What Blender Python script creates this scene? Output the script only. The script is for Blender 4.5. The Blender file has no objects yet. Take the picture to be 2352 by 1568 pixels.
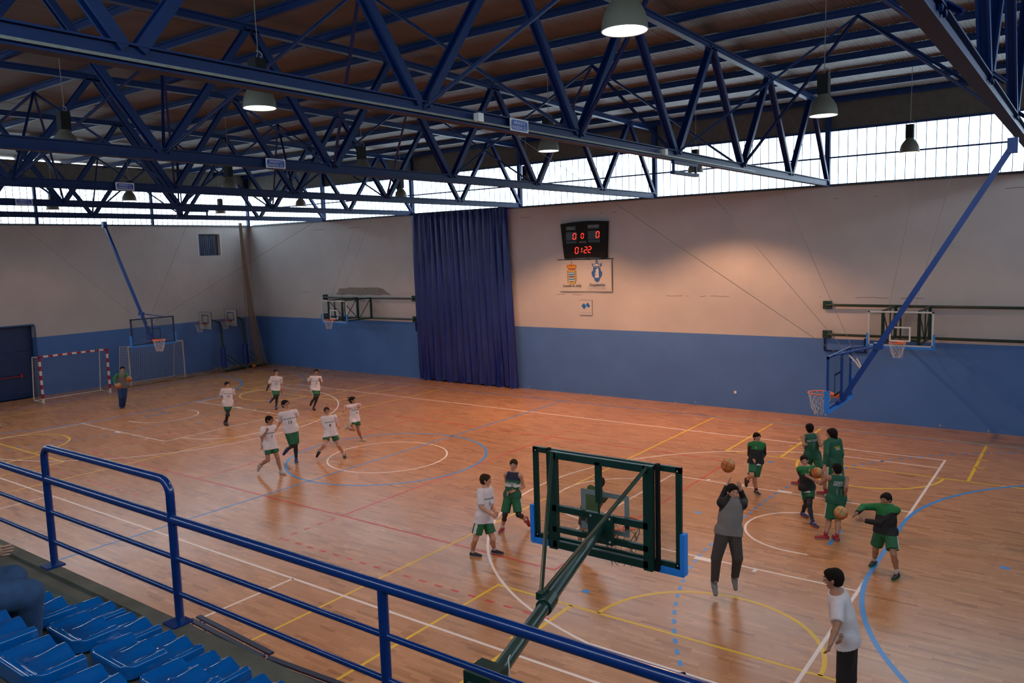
import bpy, math, random
import numpy as np
from mathutils import Vector, Matrix
from mathutils.bvhtree import BVHTree
random.seed(7)
SC = bpy.context.scene
COL = SC.collection
V = Vector
# ---------------------------------------------------------------- camera
cam = bpy.data.cameras.new('camera'); camo = bpy.data.objects.new('camera', cam); COL.objects.link(camo)
cam.sensor_width = 36.0; cam.lens = 27.8; cam.clip_start = 0.05; cam.clip_end = 300
_r, _u, _f = V((.805841, .591360, -.030227)), V((-.043328, .109800, .993009)), V((-.590544, .798898, -.114104))
M = Matrix(((_r.x, _u.x, -_f.x, 17.1069), (_r.y, _u.y, -_f.y, -16.6088), (_r.z, _u.z, -_f.z, 6.0995), (0, 0, 0, 1)))
camo.matrix_world = M; SC.camera = camo
# ---------------------------------------------------------------- world, light, exposure
w = bpy.data.worlds.new('overcast_sky'); SC.world = w; w.use_nodes = True
bg = w.node_tree.nodes['Background']; bg.inputs[0].default_value = (.80, .90, 1.0, 1); bg.inputs[1].default_value = 7.2
SC.view_settings.view_transform = 'Standard'; SC.view_settings.look = 'None'
SC.view_settings.gamma = 1; SC.view_settings.use_curve_mapping = False
SC.view_settings.exposure = 0.05
cy = SC.cycles
cy.use_denoising = True; cy.max_bounces = 6; cy.diffuse_bounces = 3; cy.glossy_bounces = 3
cy.transmission_bounces = 4; cy.transparent_max_bounces = 12; cy.sample_clamp_indirect = 4; cy.caustics_reflective = False; cy.caustics_refractive = False
XW, YW, XR, YN = -22.375, 11.6, 22.4, -17.35        # inner faces of the four walls
ZT, ZG, ZR = 7.93, 9.79, 10.80                         # top of wall, top of glazing, roof sheets
ZBLUE = 2.765
COLX = [-22.14, -15.77, -9.40, -3.03, 3.34, 9.71, 15.87]
def portal(loc, rot, sx, sy):
    l = bpy.data.lights.new('daylight_portal', 'AREA'); l.shape = 'RECTANGLE'; l.size = sx; l.size_y = sy
    l.cycles.is_portal = True; l.energy = 1
    o = bpy.data.objects.new('daylight_portal', l); COL.objects.link(o); o.location = loc; o.rotation_euler = rot
H = math.pi/2
portal((0, YW+.12, (ZT+ZG)/2), (-H, 0, 0), 44.8, 1.9)
portal((0, YN-.12, (ZT+ZG)/2), (H, 0, 0), 44.8, 1.9)
portal((XW-.12, -2.9, (ZT+ZG)/2), (-H, 0, H), 29, 1.9)
portal((XR+.12, -2.9, (ZT+ZG)/2), (-H, 0, -H), 29, 1.9)
LAMP_COL = (1.0, .50, .25)
def lamp_light(x, y, z, power):
    l = bpy.data.lights.new('lamp_glow', 'SPOT'); l.energy = power; l.color = LAMP_COL
    l.spot_size = math.radians(124); l.spot_blend = .42; l.shadow_soft_size = .16
    o = bpy.data.objects.new('lamp_glow', l); COL.objects.link(o); o.location = (x, y, z)
LAMPX = [12.9, 6.52, .15, -6.2, -12.6, -18.9]; LAMPY = [7.5, -.6, -8.7]; LAMPZ = 8.42
LAMP_POWER = {}
for ix in range(6):
    for iy in range(3):
        LAMP_POWER[ix, iy] = [260, 480, 380][iy]
LAMP_POWER[1, 0] = 1900; LAMP_POWER[2, 0] = 2200; LAMP_POWER[0, 0] = 180; LAMP_POWER[3, 0] = 500; LAMP_POWER[4, 0] = 150; LAMP_POWER[5, 0] = 60; LAMP_POWER[5, 1] = 140; LAMP_POWER[5, 2] = 140
# ---------------------------------------------------------------- materials
MATS = {}
def mat(name, col, rough=.6, metal=0, spec=.5, coat=0, noise=0, nscale=8, bump=0, bscale=60, emit=None, estr=0, trans=0, alpha=1):
    if name in MATS: return MATS[name]
    m = bpy.data.materials.new(name); m.use_nodes = True; nt = m.node_tree
    b = nt.nodes['Principled BSDF']
    b.inputs['Base Color'].default_value = (*col, 1); b.inputs['Roughness'].default_value = rough
    b.inputs['Metallic'].default_value = metal; b.inputs['Specular IOR Level'].default_value = spec
    b.inputs['Coat Weight'].default_value = coat; b.inputs['Transmission Weight'].default_value = trans
    if alpha < 1: b.inputs['Alpha'].default_value = alpha
    if emit: b.inputs['Emission Color'].default_value = (*emit, 1); b.inputs['Emission Strength'].default_value = estr
    tc = None
    if noise or bump:
        tc = nt.nodes.new('ShaderNodeNewGeometry')
    if noise:
        n = nt.nodes.new('ShaderNodeTexNoise'); n.inputs['Scale'].default_value = nscale; n.inputs['Detail'].default_value = 5
        nt.links.new(tc.outputs['Position'], n.inputs['Vector'])
        r = nt.nodes.new('ShaderNodeMapRange'); r.inputs[1].default_value = .3; r.inputs[2].default_value = .7
        r.inputs[3].default_value = 1-noise; r.inputs[4].default_value = 1+noise
        nt.links.new(n.outputs['Fac'], r.inputs[0])
        mx = nt.nodes.new('ShaderNodeVectorMath'); mx.operation = 'SCALE'; mx.inputs[0].default_value = col
        nt.links.new(r.outputs[0], mx.inputs['Scale']); nt.links.new(mx.outputs[0], b.inputs['Base Color'])
    if bump:
        n = nt.nodes.new('ShaderNodeTexNoise'); n.inputs['Scale'].default_value = bscale; nt.links.new(tc.outputs['Position'], n.inputs['Vector'])
        bp = nt.nodes.new('ShaderNodeBump'); bp.inputs['Strength'].default_value = bump; bp.inputs['Distance'].default_value = .01
        nt.links.new(n.outputs['Fac'], bp.inputs['Height']); nt.links.new(bp.outputs[0], b.inputs['Normal'])
    MATS[name] = m; return m
BLUE = mat('blue_steel_paint', (.0007, .0145, .078), .5, spec=.25, noise=.08, nscale=3)
RAILBLUE = mat('blue_rail_enamel', (.0012, .028, .165), .22, coat=.3, noise=.06, nscale=5)
GREEN = mat('dark_green_steel', (.006, .035, .027), .35, noise=.15, nscale=9)
PADBLUE = mat('sky_blue_padding', (.02, .22, .72), .5)
WHITE = mat('white_paint', (.72, .70, .68), .45)
GALV = mat('galvanised_edge', (.17, .175, .15), .45, noise=.15, nscale=20)
BLACK = mat('black_metal', (.007, .007, .008), .7, spec=.2)
ORANGE = mat('orange_rim_paint', (.95, .17, .025), .4)
CORD = mat('white_net_cord', (.62, .60, .56), .8)
GREYCORD = mat('grey_net_cord', (.25, .22, .2), .9)
STEEL = mat('bare_steel_bolt', (.5, .5, .48), .35, metal=.8)
CABLE = mat('steel_cable', (.17, .145, .13), .6)
BLUE2 = mat('bright_blue_steel', (.005, .045, .24), .4)
CONC = mat('weathered_concrete', (.092, .088, .068), .9, noise=.30, nscale=2.6, bump=.5, bscale=40)
SEATM = mat('glossy_blue_seat_plastic', (.0, .10, .36), .10, spec=.6, coat=.6, noise=.03, nscale=30)
TIMBER = mat('navy_bench_slat', (.012, .02, .06), .4)
SKIN = mat('skin_fair', (.50, .26, .17), .55)
SKIN2 = mat('skin_tan', (.36, .18, .11), .55)
EYE = mat('eye_white', (.6, .58, .55), .3); IRIS = mat('eye_dark', (.02, .014, .01), .3); LIP = mat('lip', (.36, .12, .09), .5)
HAIRD = mat('hair_near_black', (.010, .007, .006), .8, spec=.15, bump=.6, bscale=160)
HAIRB = mat('hair_brown', (.035, .019, .012), .8, spec=.15, bump=.6, bscale=160)
# ---------------------------------------------------------------- mesh builder
class MB:
    def __init__(s): s.v = []; s.f = []; s.m = []
    def add(s, vs, fs, m=0):
        o = len(s.v); s.v += [tuple(v) for v in vs]; s.f += [tuple(i+o for i in f) for f in fs]; s.m += [m]*len(fs); return s
    def box(s, c, d, m=0, R=None):
        hx, hy, hz = d[0]/2, d[1]/2, d[2]/2
        vs = [V((x, y, z)) for x in (-hx, hx) for y in (-hy, hy) for z in (-hz, hz)]
        if R is not None: vs = [R @ v for v in vs]
        c = V(c); vs = [v+c for v in vs]
        return s.add(vs, [(0, 1, 3, 2), (4, 6, 7, 5), (0, 4, 5, 1), (2, 3, 7, 6), (0, 2, 6, 4), (1, 5, 7, 3)], m)
    def frame(s, a, b, up=(0, 0, 1)):
        a, b = V(a), V(b); d = (b-a); L = d.length; d = d/L; up = V(up)
        if abs(d.dot(up)) > .98: up = V((0, 1, 0)) if abs(d.y) < .9 else V((1, 0, 0))
        x = d.cross(up).normalized(); y = x.cross(d).normalized()
        return a, d, x, y, L
    def prism(s, a, b, prof, m=0, up=(0, 0, 1)):
        a, d, x, y, L = s.frame(a, b, up); n = len(prof)
        vs = [a+x*p[0]+y*p[1] for p in prof]+[a+d*L+x*p[0]+y*p[1] for p in prof]
        fs = [(i, (i+1) % n, (i+1) % n+n, i+n) for i in range(n)]+[tuple(range(n))[::-1], tuple(range(n, 2*n))]
        return s.add(vs, fs, m)
    def bar(s, a, b, w, h, m=0, up=(0, 0, 1)):
        return s.prism(a, b, [(-w/2, -h/2), (w/2, -h/2), (w/2, h/2), (-w/2, h/2)], m, up)
    def channel(s, a, b, w, h, m=0, up=(0, 0, 1), t=.22):
        e = t*h; q = w*.5-t*w*.9   # I section: two flanges and a web
        P = [(-w/2, -h/2), (w/2, -h/2), (w/2, -h/2+e), (w*.16, -h/2+e), (w*.16, h/2-e), (w/2, h/2-e), (w/2, h/2), (-w/2, h/2), (-w/2, h/2-e), (-w*.16, h/2-e), (-w*.16, -h/2+e), (-w/2, -h/2+e)]
        return s.prism(a, b, P, m, up)
    def tube(s, pts, r, m=0, n=8, close=False, caps=True):
        pts = [V(p) for p in pts]; N = len(pts)
        rs = r if isinstance(r, (list, tuple)) else [r]*N
        o = len(s.v); px = None
        for i, p in enumerate(pts):
            if close: t = pts[(i+1) % N]-pts[i-1]
            else: t = pts[min(i+1, N-1)]-pts[max(i-1, 0)]
            t.normalize()
            if px is None:
                u = V((0, 0, 1)) if abs(t.z) < .9 else V((1, 0, 0)); x = t.cross(u).normalized()
            else: x = (px-t*px.dot(t)).normalized()
            px = x; y = t.cross(x)
            for k in range(n):
                a = 2*math.pi*k/n; s.v.append(tuple(p+(x*math.cos(a)+y*math.sin(a))*rs[i]))
        seg = N if close else N-1
        for i in range(seg):
            j = (i+1) % N
            for k in range(n):
                s.f.append((o+i*n+k, o+i*n+(k+1) % n, o+j*n+(k+1) % n, o+j*n+k)); s.m.append(m)
        if caps and not close:
            s.f.append(tuple(o+k for k in range(n))[::-1]); s.m.append(m)
            s.f.append(tuple(o+(N-1)*n+k for k in range(n))); s.m.append(m)
        return s
    def lathe(s, prof, c=(0, 0, 0), m=0, n=24, caps=False):
        o = len(s.v); c = V(c)
        for (r, z) in prof:
            for k in range(n):
                a = 2*math.pi*k/n; s.v.append((c.x+r*math.cos(a), c.y+r*math.sin(a), c.z+z))
        for i in range(len(prof)-1):
            for k in range(n):
                s.f.append((o+i*n+k, o+i*n+(k+1) % n, o+(i+1)*n+(k+1) % n, o+(i+1)*n+k)); s.m.append(m)
        if caps:
            s.f.append(tuple(o+k for k in range(n))[::-1]); s.m.append(m)
            s.f.append(tuple(o+(len(prof)-1)*n+k for k in range(n))); s.m.append(m)
        return s
    def ball(s, c, r, m=0, nu=12, nv=8, sc=(1, 1, 1), R=None):
        vs = []; fs = []
        for i in range(nv+1):
            t = math.pi*i/nv
            for k in range(nu):
                a = 2*math.pi*k/nu
                p = V((math.sin(t)*math.cos(a)*r*sc[0], math.sin(t)*math.sin(a)*r*sc[1], math.cos(t)*r*sc[2]))
                if R is not None: p = R @ p
                vs.append(p+V(c))
        for i in range(nv):
            for k in range(nu): fs.append((i*nu+k, (i+1)*nu+k, (i+1)*nu+(k+1) % nu, i*nu+(k+1) % nu))
        return s.add(vs, fs, m)
    def xf(s, M4):
        s.v = [tuple(M4 @ V(v)) for v in s.v]; return s
def props(o, label=None, cat=None, group=None, kind=None):
    if label: o['label'] = label
    if cat: o['category'] = cat
    if group: o['group'] = group
    if kind: o['kind'] = kind
    return o
ORG = {}
def link(name, me, parent=None, label=None, kind=None, cat=None, group=None):
    o = bpy.data.objects.new(name, me); COL.objects.link(o)
    if parent is not None:
        o.parent = parent; o.location = -ORG.get(parent.name, V((0, 0, 0)))
    ORG[o.name] = V((0, 0, 0))
    return props(o, label, cat, group, kind)
def obj(name, mb, mats, parent=None, smooth=False, **k):
    me = bpy.data.meshes.new(name)
    me.from_pydata(mb.v, [], mb.f)
    for m in (mats if isinstance(mats, (list, tuple)) else [mats]): me.materials.append(m)
    if any(mb.m): me.polygons.foreach_set('material_index', mb.m)
    if smooth:
        me.polygons.foreach_set('use_smooth', [True]*len(me.polygons))
        try: me.set_sharp_from_angle(angle=math.radians(smooth if smooth is not True else 40))
        except Exception: pass
    me.update()
    return link(name, me, parent, **k)
def thing(name, label, cat, loc=(0, 0, 0), group=None, local=False):
    o = bpy.data.objects.new(name, None); COL.objects.link(o); o.location = loc; o.empty_display_size = .1
    ORG[o.name] = V((0, 0, 0)) if local else V(loc)
    return props(o, label, cat, group)
def copytree(o, loc, parent=None):
    c = o.copy(); COL.objects.link(c)
    if parent is None: c.location = loc
    else: c.parent = parent
    for ch in o.children: copytree(ch, None, c)
    return c
def quadmesh(name, co, mats, parent=None, idx=None, **k):
    """co: (n,4,3) array of quads, one island each"""
    co = np.asarray(co, np.float32); n = len(co); me = bpy.data.meshes.new(name)
    me.vertices.add(n*4); me.vertices.foreach_set('co', co.reshape(-1))
    me.loops.add(n*4); me.loops.foreach_set('vertex_index', np.arange(n*4, dtype=np.int32))
    me.polygons.add(n); me.polygons.foreach_set('loop_start', np.arange(0, n*4, 4, dtype=np.int32))
    for m in mats: me.materials.append(m)
    if idx is not None: me.polygons.foreach_set('material_index', np.asarray(idx, np.int32))
    me.update(); me.validate()
    return link(name, me, parent, **k)
def text_mesh(body, size, align='CENTER'):
    c = bpy.data.curves.new('t', 'FONT'); c.body = body; c.size = size; c.align_x = align; c.align_y = 'CENTER'; c.resolution_u = 2
    o = bpy.data.objects.new('t', c); COL.objects.link(o)
    dg = bpy.context.evaluated_depsgraph_get(); me = o.evaluated_get(dg).to_mesh()
    vs = [tuple(v.co) for v in me.vertices]; fs = [tuple(p.vertices) for p in me.polygons]
    o.evaluated_get(dg).to_mesh_clear(); bpy.data.objects.remove(o); bpy.data.curves.remove(c)
    return vs, fs
TXT = {}
def text_on(mb, body, size, origin, x, y, m=0, sx=1.0, bold=0):
    k = (body, size)
    if k not in TXT: TXT[k] = text_mesh(body, size)
    vs, fs = TXT[k]; origin, x, y = V(origin), V(x), V(y)
    for ox in ([0] if not bold else [-bold, bold]):
        mb.add([origin+x*((v[0]+ox)*sx)+y*v[1] for v in vs], fs, m)
    return mb
# ---------------------------------------------------------------- floor
def wood_material():
    m = bpy.data.materials.new('parquet_wood'); m.use_nodes = True; nt = m.node_tree; L = nt.links; N = nt.nodes.new
    b = nt.nodes['Principled BSDF']; g = N('ShaderNodeNewGeometry'); oi = N('ShaderNodeObjectInfo')
    ad = N('ShaderNodeMath'); ad.operation = 'ADD'; L.new(g.outputs['Random Per Island'], ad.inputs[0]); L.new(oi.outputs['Random'], ad.inputs[1])
    fr = N('ShaderNodeMath'); fr.operation = 'FRACT'; L.new(ad.outputs[0], fr.inputs[0])
    cr = N('ShaderNodeValToRGB'); e = cr.color_ramp.elements
    e[0].position = 0; e[0].color = (.33, .152, .064, 1); e[1].position = 1; e[1].color = (.57, .305, .150, 1)
    x = cr.color_ramp.elements.new(.12); x.color = (.44, .218, .097, 1)
    x = cr.color_ramp.elements.new(.8); x.color = (.51, .260, .121, 1)
    L.new(fr.outputs[0], cr.inputs[0])
    mp = N('ShaderNodeMapping'); mp.inputs['Scale'].default_value = (3, 60, 1); L.new(g.outputs['Position'], mp.inputs[0])
    nz = N('ShaderNodeTexNoise'); nz.inputs['Scale'].default_value = 2.2; nz.inputs['Detail'].default_value = 4; L.new(mp.outputs[0], nz.inputs['Vector'])
    mr = N('ShaderNodeMapRange'); mr.inputs[3].default_value = .82; mr.inputs[4].default_value = 1.15; L.new(nz.outputs['Fac'], mr.inputs[0])
    mp2 = N('ShaderNodeMapping'); mp2.inputs['Scale'].default_value = (.35, .5, 1); L.new(g.outputs['Position'], mp2.inputs[0])
    n2 = N('ShaderNodeTexNoise'); n2.inputs['Scale'].default_value = 1.3; n2.inputs['Detail'].default_value = 6; L.new(mp2.outputs[0], n2.inputs['Vector'])
    r2 = N('ShaderNodeMapRange'); r2.inputs[3].default_value = .96; r2.inputs[4].default_value = 1.04; L.new(n2.outputs['Fac'], r2.inputs[0])
    mm = N('ShaderNodeMath'); mm.operation = 'MULTIPLY'; L.new(mr.outputs[0], mm.inputs[0]); L.new(r2.outputs[0], mm.inputs[1])
    sc = N('ShaderNodeVectorMath'); sc.operation = 'SCALE'; L.new(cr.outputs[0], sc.inputs[0]); L.new(mm.outputs[0], sc.inputs['Scale'])
    L.new(sc.outputs[0], b.inputs['Base Color'])
    rr = N('ShaderNodeMapRange'); rr.inputs[3].default_value = .20; rr.inputs[4].default_value = .34; L.new(n2.outputs['Fac'], rr.inputs[0]); L.new(rr.outputs[0], b.inputs['Roughness'])
    b.inputs['Specular IOR Level'].default_value = .42
    return m
WOOD = wood_material()
JOINT = mat('dark_joint', (.07, .03, .015), .8)
floor = obj('floor', MB().box((0, -2.9, -.11), (45.4, 29.6, .2)), JOINT, kind='structure', label='glossy wooden sports hall floor of narrow parquet strips')
rng = np.random.default_rng(3)
quads = []; near = []
pw = .072; y = -13.3
while y < YW:
    x = XW-rng.uniform(0, .5)
    while x < XR:
        L_ = rng.choice([.36, .42, .48, .54, .6]); x1 = min(x+L_, XR); x0 = max(x, XW)
        y1 = min(y+pw, YW)
        if x1 > x0+.02:
            r_ = (x0+.0008, y+.0008, x1-.0008, y1-.0008)
            if 9.4 < x0 and x1 < 13.9 and -9.55 < y < -7.3 and len(near) < 299: near.append(r_)
            else: quads.append([(r_[0], r_[1], 0), (r_[2], r_[1], 0), (r_[2], r_[3], 0), (r_[0], r_[3], 0)])
        x += L_
    y += pw
quadmesh('planks', quads, [WOOD], floor, kind='stuff')
ub = MB().box((0, 0, -.005), (1, 1, .01)); pm = None
for r_ in near:
    if pm is None:
        o = obj('plank', ub, WOOD, floor); pm = o.data
    else:
        o = link('plank', pm, floor)
    o.location = ((r_[0]+r_[2])/2, (r_[1]+r_[3])/2, 0); o.scale = (r_[2]-r_[0], r_[3]-r_[1], 1)
# ---------------------------------------------------------------- painted court lines
LW = mat('white_line_paint', (.82, .74, .70), .35); LB = mat('blue_line_paint', (.05, .27, .70), .35)
LR = mat('red_line_paint', (.55, .04, .035), .4); LY = mat('yellow_line_paint', (.78, .52, .02), .4)
ZL = [.0012]
class Lines:
    def __init__(s): s.q = []
    def seg(s, a, b, w, z):
        a, b = V((a[0], a[1], 0)), V((b[0], b[1], 0)); d = (b-a).normalized(); n = V((-d.y, d.x, 0))*w/2
        s.q.append([(*(a-n).xy, z), (*(b-n).xy, z), (*(b+n).xy, z), (*(a+n).xy, z)]); return s
    def poly(s, pts, w, z, close=False):
        n = len(pts)
        for i in range(n if close else n-1):
            p, q, a, b = pts[i-1] if (i or close) else pts[0], pts[i], pts[(i+1) % n], pts[(i+2) % n] if (close or i+2 < n) else pts[-1]
            def nrm(u, v):
                d = V((v[0]-u[0], v[1]-u[1])); d = d.normalized() if d.length > 1e-9 else V((0, 0)); return V((-d.y, d.x))
            nm = nrm(q, a); n0 = (nrm(p, q)+nm) if (p != q) else nm; n1 = (nrm(a, b)+nm) if (a != b) else nm
            n0.normalize(); n1.normalize(); Q, A = V(q[:2]), V(a[:2]); h = w/2
            h0 = h/max(.5, n0.dot(nm)); h1 = h/max(.5, n1.dot(nm))
            s.q.append([(*(Q-n0*h0), z), (*(A-n1*h1), z), (*(A+n1*h1), z), (*(Q+n0*h0), z)])
        return s
    def dash(s, pts, w, z, on, off):
        acc = 0
        for i in range(len(pts)-1):
            a, b = V(pts[i]), V(pts[i+1]); L = (b-a).length; t = 0; d = (b-a)/L
            while t < L:
                ph = acc % (on+off); step = min(L-t, (on-ph) if ph < on else (on+off-ph))+1e-6
                if ph < on: s.seg(a+d*t, a+d*min(t+step, L), w, z)
                t += step; acc += step
        return s
    def out(s, name, m, label): quadmesh(name, s.q, [m], floor, label=label)
def arc(cx, cy, r, a0, a1, n=40): return [(cx+r*math.cos(math.radians(a0+(a1-a0)*i/n)), cy+r*math.sin(math.radians(a0+(a1-a0)*i/n))) for i in range(n+1)]
zr, zy, zb, zw = .0008, .0012, .0016, .0014
Lines().poly([(-9, -4.5), (9, -4.5), (9, 4.5), (-9, 4.5)], .05, zr, True).out('court_line', LR, 'red volleyball court outline')
for sx in (-1, 1):
    Lines().seg((3*sx, -4.5), (3*sx, 4.5), .05, zr).out('court_line', LR, 'red volleyball attack line')
    for sy in (-1, 1): Lines().dash([(3*sx, 4.7*sy), (3*sx, 6.3*sy)], .05, zr, .17, .2).out('court_line', LR, 'red dashed attack line extension')
    Lines().dash([(3.1*sx, -6.25), (10.2*sx, -6.25)], .06, zr, .18, .22).out('court_line', LR, 'red dashed coach line beside the volleyball court')
BY = 9.9
Lines().poly([(-20, -BY), (20, -BY), (20, BY), (-20, BY)], .06, zb, True).out('court_line', LB, 'blue handball court outline')
Lines().seg((0, -BY), (0, BY), .06, zb).out('court_line', LB, 'blue halfway line')
Lines().poly(arc(0, 0, 3, 0, 360, 72)[:-1], .08, zb, True).out('court_line', LB, 'blue centre circle')
for s in (-1, 1):
    def mir(P): return [(s*x, y) for x, y in P]
    six = arc(20, -1.5, 6, 270, 180, 30)+arc(20, 1.5, 6, 180, 90, 30)
    Lines().poly(mir(six), .085, zb).out('court_line', LB, 'blue six metre goal area arc')
    nine = arc(20, -1.5, 9, 249, 180, 40)+arc(20, 1.5, 9, 180, 111, 40)
    Lines().dash(mir(nine), .07, zb, .16, .17).out('court_line', LB, 'blue dashed nine metre arc')
    Lines().seg((13*s, -.5), (13*s, .5), .08, zb).out('court_line', LB, 'blue seven metre mark')
    for q in ((10, 0), (10, 5), (10, -5), (16, 0)):
        Lines().seg((q[0]*s-.08, q[1]), (q[0]*s+.08, q[1]), .12, zb).out('court_line', LB, 'small blue spot mark')
    Lines().poly(mir([(0, -7.5), (14, -7.5), (14, 7.5), (0, 7.5)]), .06, zw).out('court_line', LW, 'white basketball court outline')
    al = math.degrees(math.asin(6.6/6.75))
    tp = [(14, 6.6)]+arc(12.425, 0, 6.75, 180-al, 180+al, 60)+[(14, -6.6)]
    Lines().poly(mir(tp), .055, zw+.0002).out('court_line', LW, 'white three point arc')
    Lines().poly(mir([(14, 2.45), (8.2, 2.45), (8.2, -2.45), (14, -2.45)]), .05, zw+.0001).out('court_line', LW, 'white free throw lane')
    Lines().poly(mir(arc(8.2, 0, 1.8, 90, 270, 30)), .05, zw).out('court_line', LW, 'white free throw semicircle')
    Lines().poly(mir([(12.8, 1.25)]+arc(12.425, 0, 1.25, 90, 270, 26)+[(12.8, -1.25)]), .05, zw).out('court_line', LW, 'white arc under the basket')
    t = Lines()
    for sy in (-1, 1):
        t.seg((11.35*s, 2.53*sy), (11.0*s, 2.53*sy), .12, zw+.0003)
        for xx in (12.2, 10.1, 9.2): t.seg((xx*s, 2.45*sy), (xx*s, 2.6*sy), .07, zw+.0003)
    t.out('court_line', LW, 'white lane place marks')
    for sy in (-1,): Lines().seg((5*s, 7.5*sy), (5*s, 9.45*sy), .055, zw).out('court_line', LW, 'white bench area line')
    c = 12.4
    Lines().poly(mir([(6.42, -BY+.12), (6.42, BY-.12)]), .055, zy).out('court_line', LY, 'yellow cross court sideline')
    Lines().poly(mir([(18.4, -BY+.12), (18.4, BY-.12)]), .055, zy).out('court_line', LY, 'yellow cross court sideline')
    for sy in (-1, 1):
        Lines().poly(mir([(8.5, (BY-.1)*sy), (8.5, 5.62*sy), (16.3, 5.62*sy), (16.3, (BY-.1)*sy)]), .06, zy).out('court_line', LY, 'yellow cross court free throw line')
        Lines().seg((6.4*s, (BY+.08)*sy), (18.4*s, (BY+.08)*sy), .05, zy).out('court_line', LY, 'yellow cross court end line')
        t = Lines()
        for xx, dx in ((10.08, -1), (14.76, 1)):
            t.seg((xx*s, 5.62*sy), (xx*s, (BY-.1)*sy), .075, zy)
            for yy in (7.1, 8.0, 8.9): t.seg((xx*s, yy*sy), ((xx+.22*dx)*s, yy*sy), .07, zy)
        t.out('court_line', LY, 'yellow cross court lane with place marks')
        Lines().poly(mir(arc(12.42, 5.62*sy, 1.8, 0, -180*sy, 36)), .07, zy).out('court_line', LY, 'yellow free throw semicircle')
Lines().poly(arc(0, 0, 1.8, 0, 360, 60)[:-1], .055, zw, True).out('court_line', LW, 'white centre circle')
# ---------------------------------------------------------------- walls
def wall_material(name):
    m = bpy.data.materials.new(name); m.use_nodes = True; nt = m.node_tree; L = nt.links; N = nt.nodes.new
    b = nt.nodes['Principled BSDF']; g = N('ShaderNodeNewGeometry'); sp = N('ShaderNodeSeparateXYZ'); L.new(g.outputs['Position'], sp.inputs[0])
    n = N('ShaderNodeTexNoise'); n.inputs['Scale'].default_value = .9; n.inputs['Detail'].default_value = 8; L.new(g.outputs['Position'], n.inputs['Vector'])
    r = N('ShaderNodeMapRange'); r.inputs[1].default_value = .3; r.inputs[2].default_value = .7; r.inputs[3].default_value = .93; r.inputs[4].default_value = 1.05; L.new(n.outputs['Fac'], r.inputs[0])
    st = N('ShaderNodeMath'); st.operation = 'GREATER_THAN'; st.inputs[1].default_value = ZBLUE; L.new(sp.outputs['Z'], st.inputs[0])
    mx = N('ShaderNodeMix'); mx.data_type = 'RGBA'; L.new(st.outputs[0], mx.inputs['Factor'])
    mx.inputs['A'].default_value = (.082, .185, .45, 1); mx.inputs['B'].default_value = (.50, .46, .445, 1)
    # flaked plaster: pale spots low on the blue dado, thin brown cracks on the white
    nf = N('ShaderNodeTexNoise'); nf.inputs['Scale'].default_value = 5.5; nf.inputs['Detail'].default_value = 6; L.new(g.outputs['Position'], nf.inputs['Vector'])
    zr_ = N('ShaderNodeMapRange'); zr_.inputs[1].default_value = 0; zr_.inputs[2].default_value = .55; zr_.inputs[3].default_value = .66; zr_.inputs[4].default_value = .84; L.new(sp.outputs['Z'], zr_.inputs[0])
    fl = N('ShaderNodeMath'); fl.operation = 'GREATER_THAN'; L.new(nf.outputs['Fac'], fl.inputs[0]); L.new(zr_.outputs[0], fl.inputs[1])
    m2 = N('ShaderNodeMix'); m2.data_type = 'RGBA'; L.new(fl.outputs[0], m2.inputs['Factor']); L.new(mx.outputs['Result'], m2.inputs['A']); m2.inputs['B'].default_value = (.42, .36, .30, 1)
    prev = m2.outputs['Result']
    for zc, sc_, th in ((4.18, 1.1, .57), (7.5, .8, .60)):
        nn = N('ShaderNodeTexNoise'); nn.inputs['Scale'].default_value = sc_*3; nn.inputs['Detail'].default_value = 7
        mp = N('ShaderNodeMapping'); mp.inputs['Scale'].default_value = (1, 1, .25); L.new(g.outputs['Position'], mp.inputs[0]); L.new(mp.outputs[0], nn.inputs['Vector'])
        wob = N('ShaderNodeMath'); wob.operation = 'MULTIPLY_ADD'; wob.inputs[1].default_value = .10; wob.inputs[2].default_value = -zc-.05; L.new(nn.outputs['Fac'], wob.inputs[0])
        dz = N('ShaderNodeMath'); dz.operation = 'ADD'; L.new(sp.outputs['Z'], dz.inputs[0]); L.new(wob.outputs[0], dz.inputs[1])
        ab = N('ShaderNodeMath'); ab.operation = 'ABSOLUTE'; L.new(dz.outputs[0], ab.inputs[0])
        lt = N('ShaderNodeMath'); lt.operation = 'LESS_THAN'; lt.inputs[1].default_value = .009; L.new(ab.outputs[0], lt.inputs[0])
        ng = N('ShaderNodeMath'); ng.operation = 'GREATER_THAN'; ng.inputs[1].default_value = th; L.new(n.outputs['Fac'], ng.inputs[0])
        ya = N('ShaderNodeMath'); ya.operation = 'GREATER_THAN'; ya.inputs[1].default_value = YW-.01; L.new(sp.outputs['Y'], ya.inputs[0]); yb_ = N('ShaderNodeMath'); yb_.operation = 'MULTIPLY'; L.new(ya.outputs[0], yb_.inputs[0]); L.new(ng.outputs[0], yb_.inputs[1])
        ml = N('ShaderNodeMath'); ml.operation = 'MULTIPLY'; L.new(lt.outputs[0], ml.inputs[0]); L.new(yb_.outputs[0], ml.inputs[1])
        m3 = N('ShaderNodeMix'); m3.data_type = 'RGBA'; L.new(ml.outputs[0], m3.inputs['Factor']); L.new(prev, m3.inputs['A']); m3.inputs['B'].default_value = (.20, .13, .10, 1); prev = m3.outputs['Result']
    sc = N('ShaderNodeVectorMath'); sc.operation = 'SCALE'; L.new(prev, sc.inputs[0]); L.new(r.outputs[0], sc.inputs['Scale'])
    L.new(sc.outputs[0], b.inputs['Base Color']); b.inputs['Roughness'].default_value = .75; b.inputs['Specular IOR Level'].default_value = .25
    return m
WALLM = wall_material('two_tone_wall_paint')
T_ = .3
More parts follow.
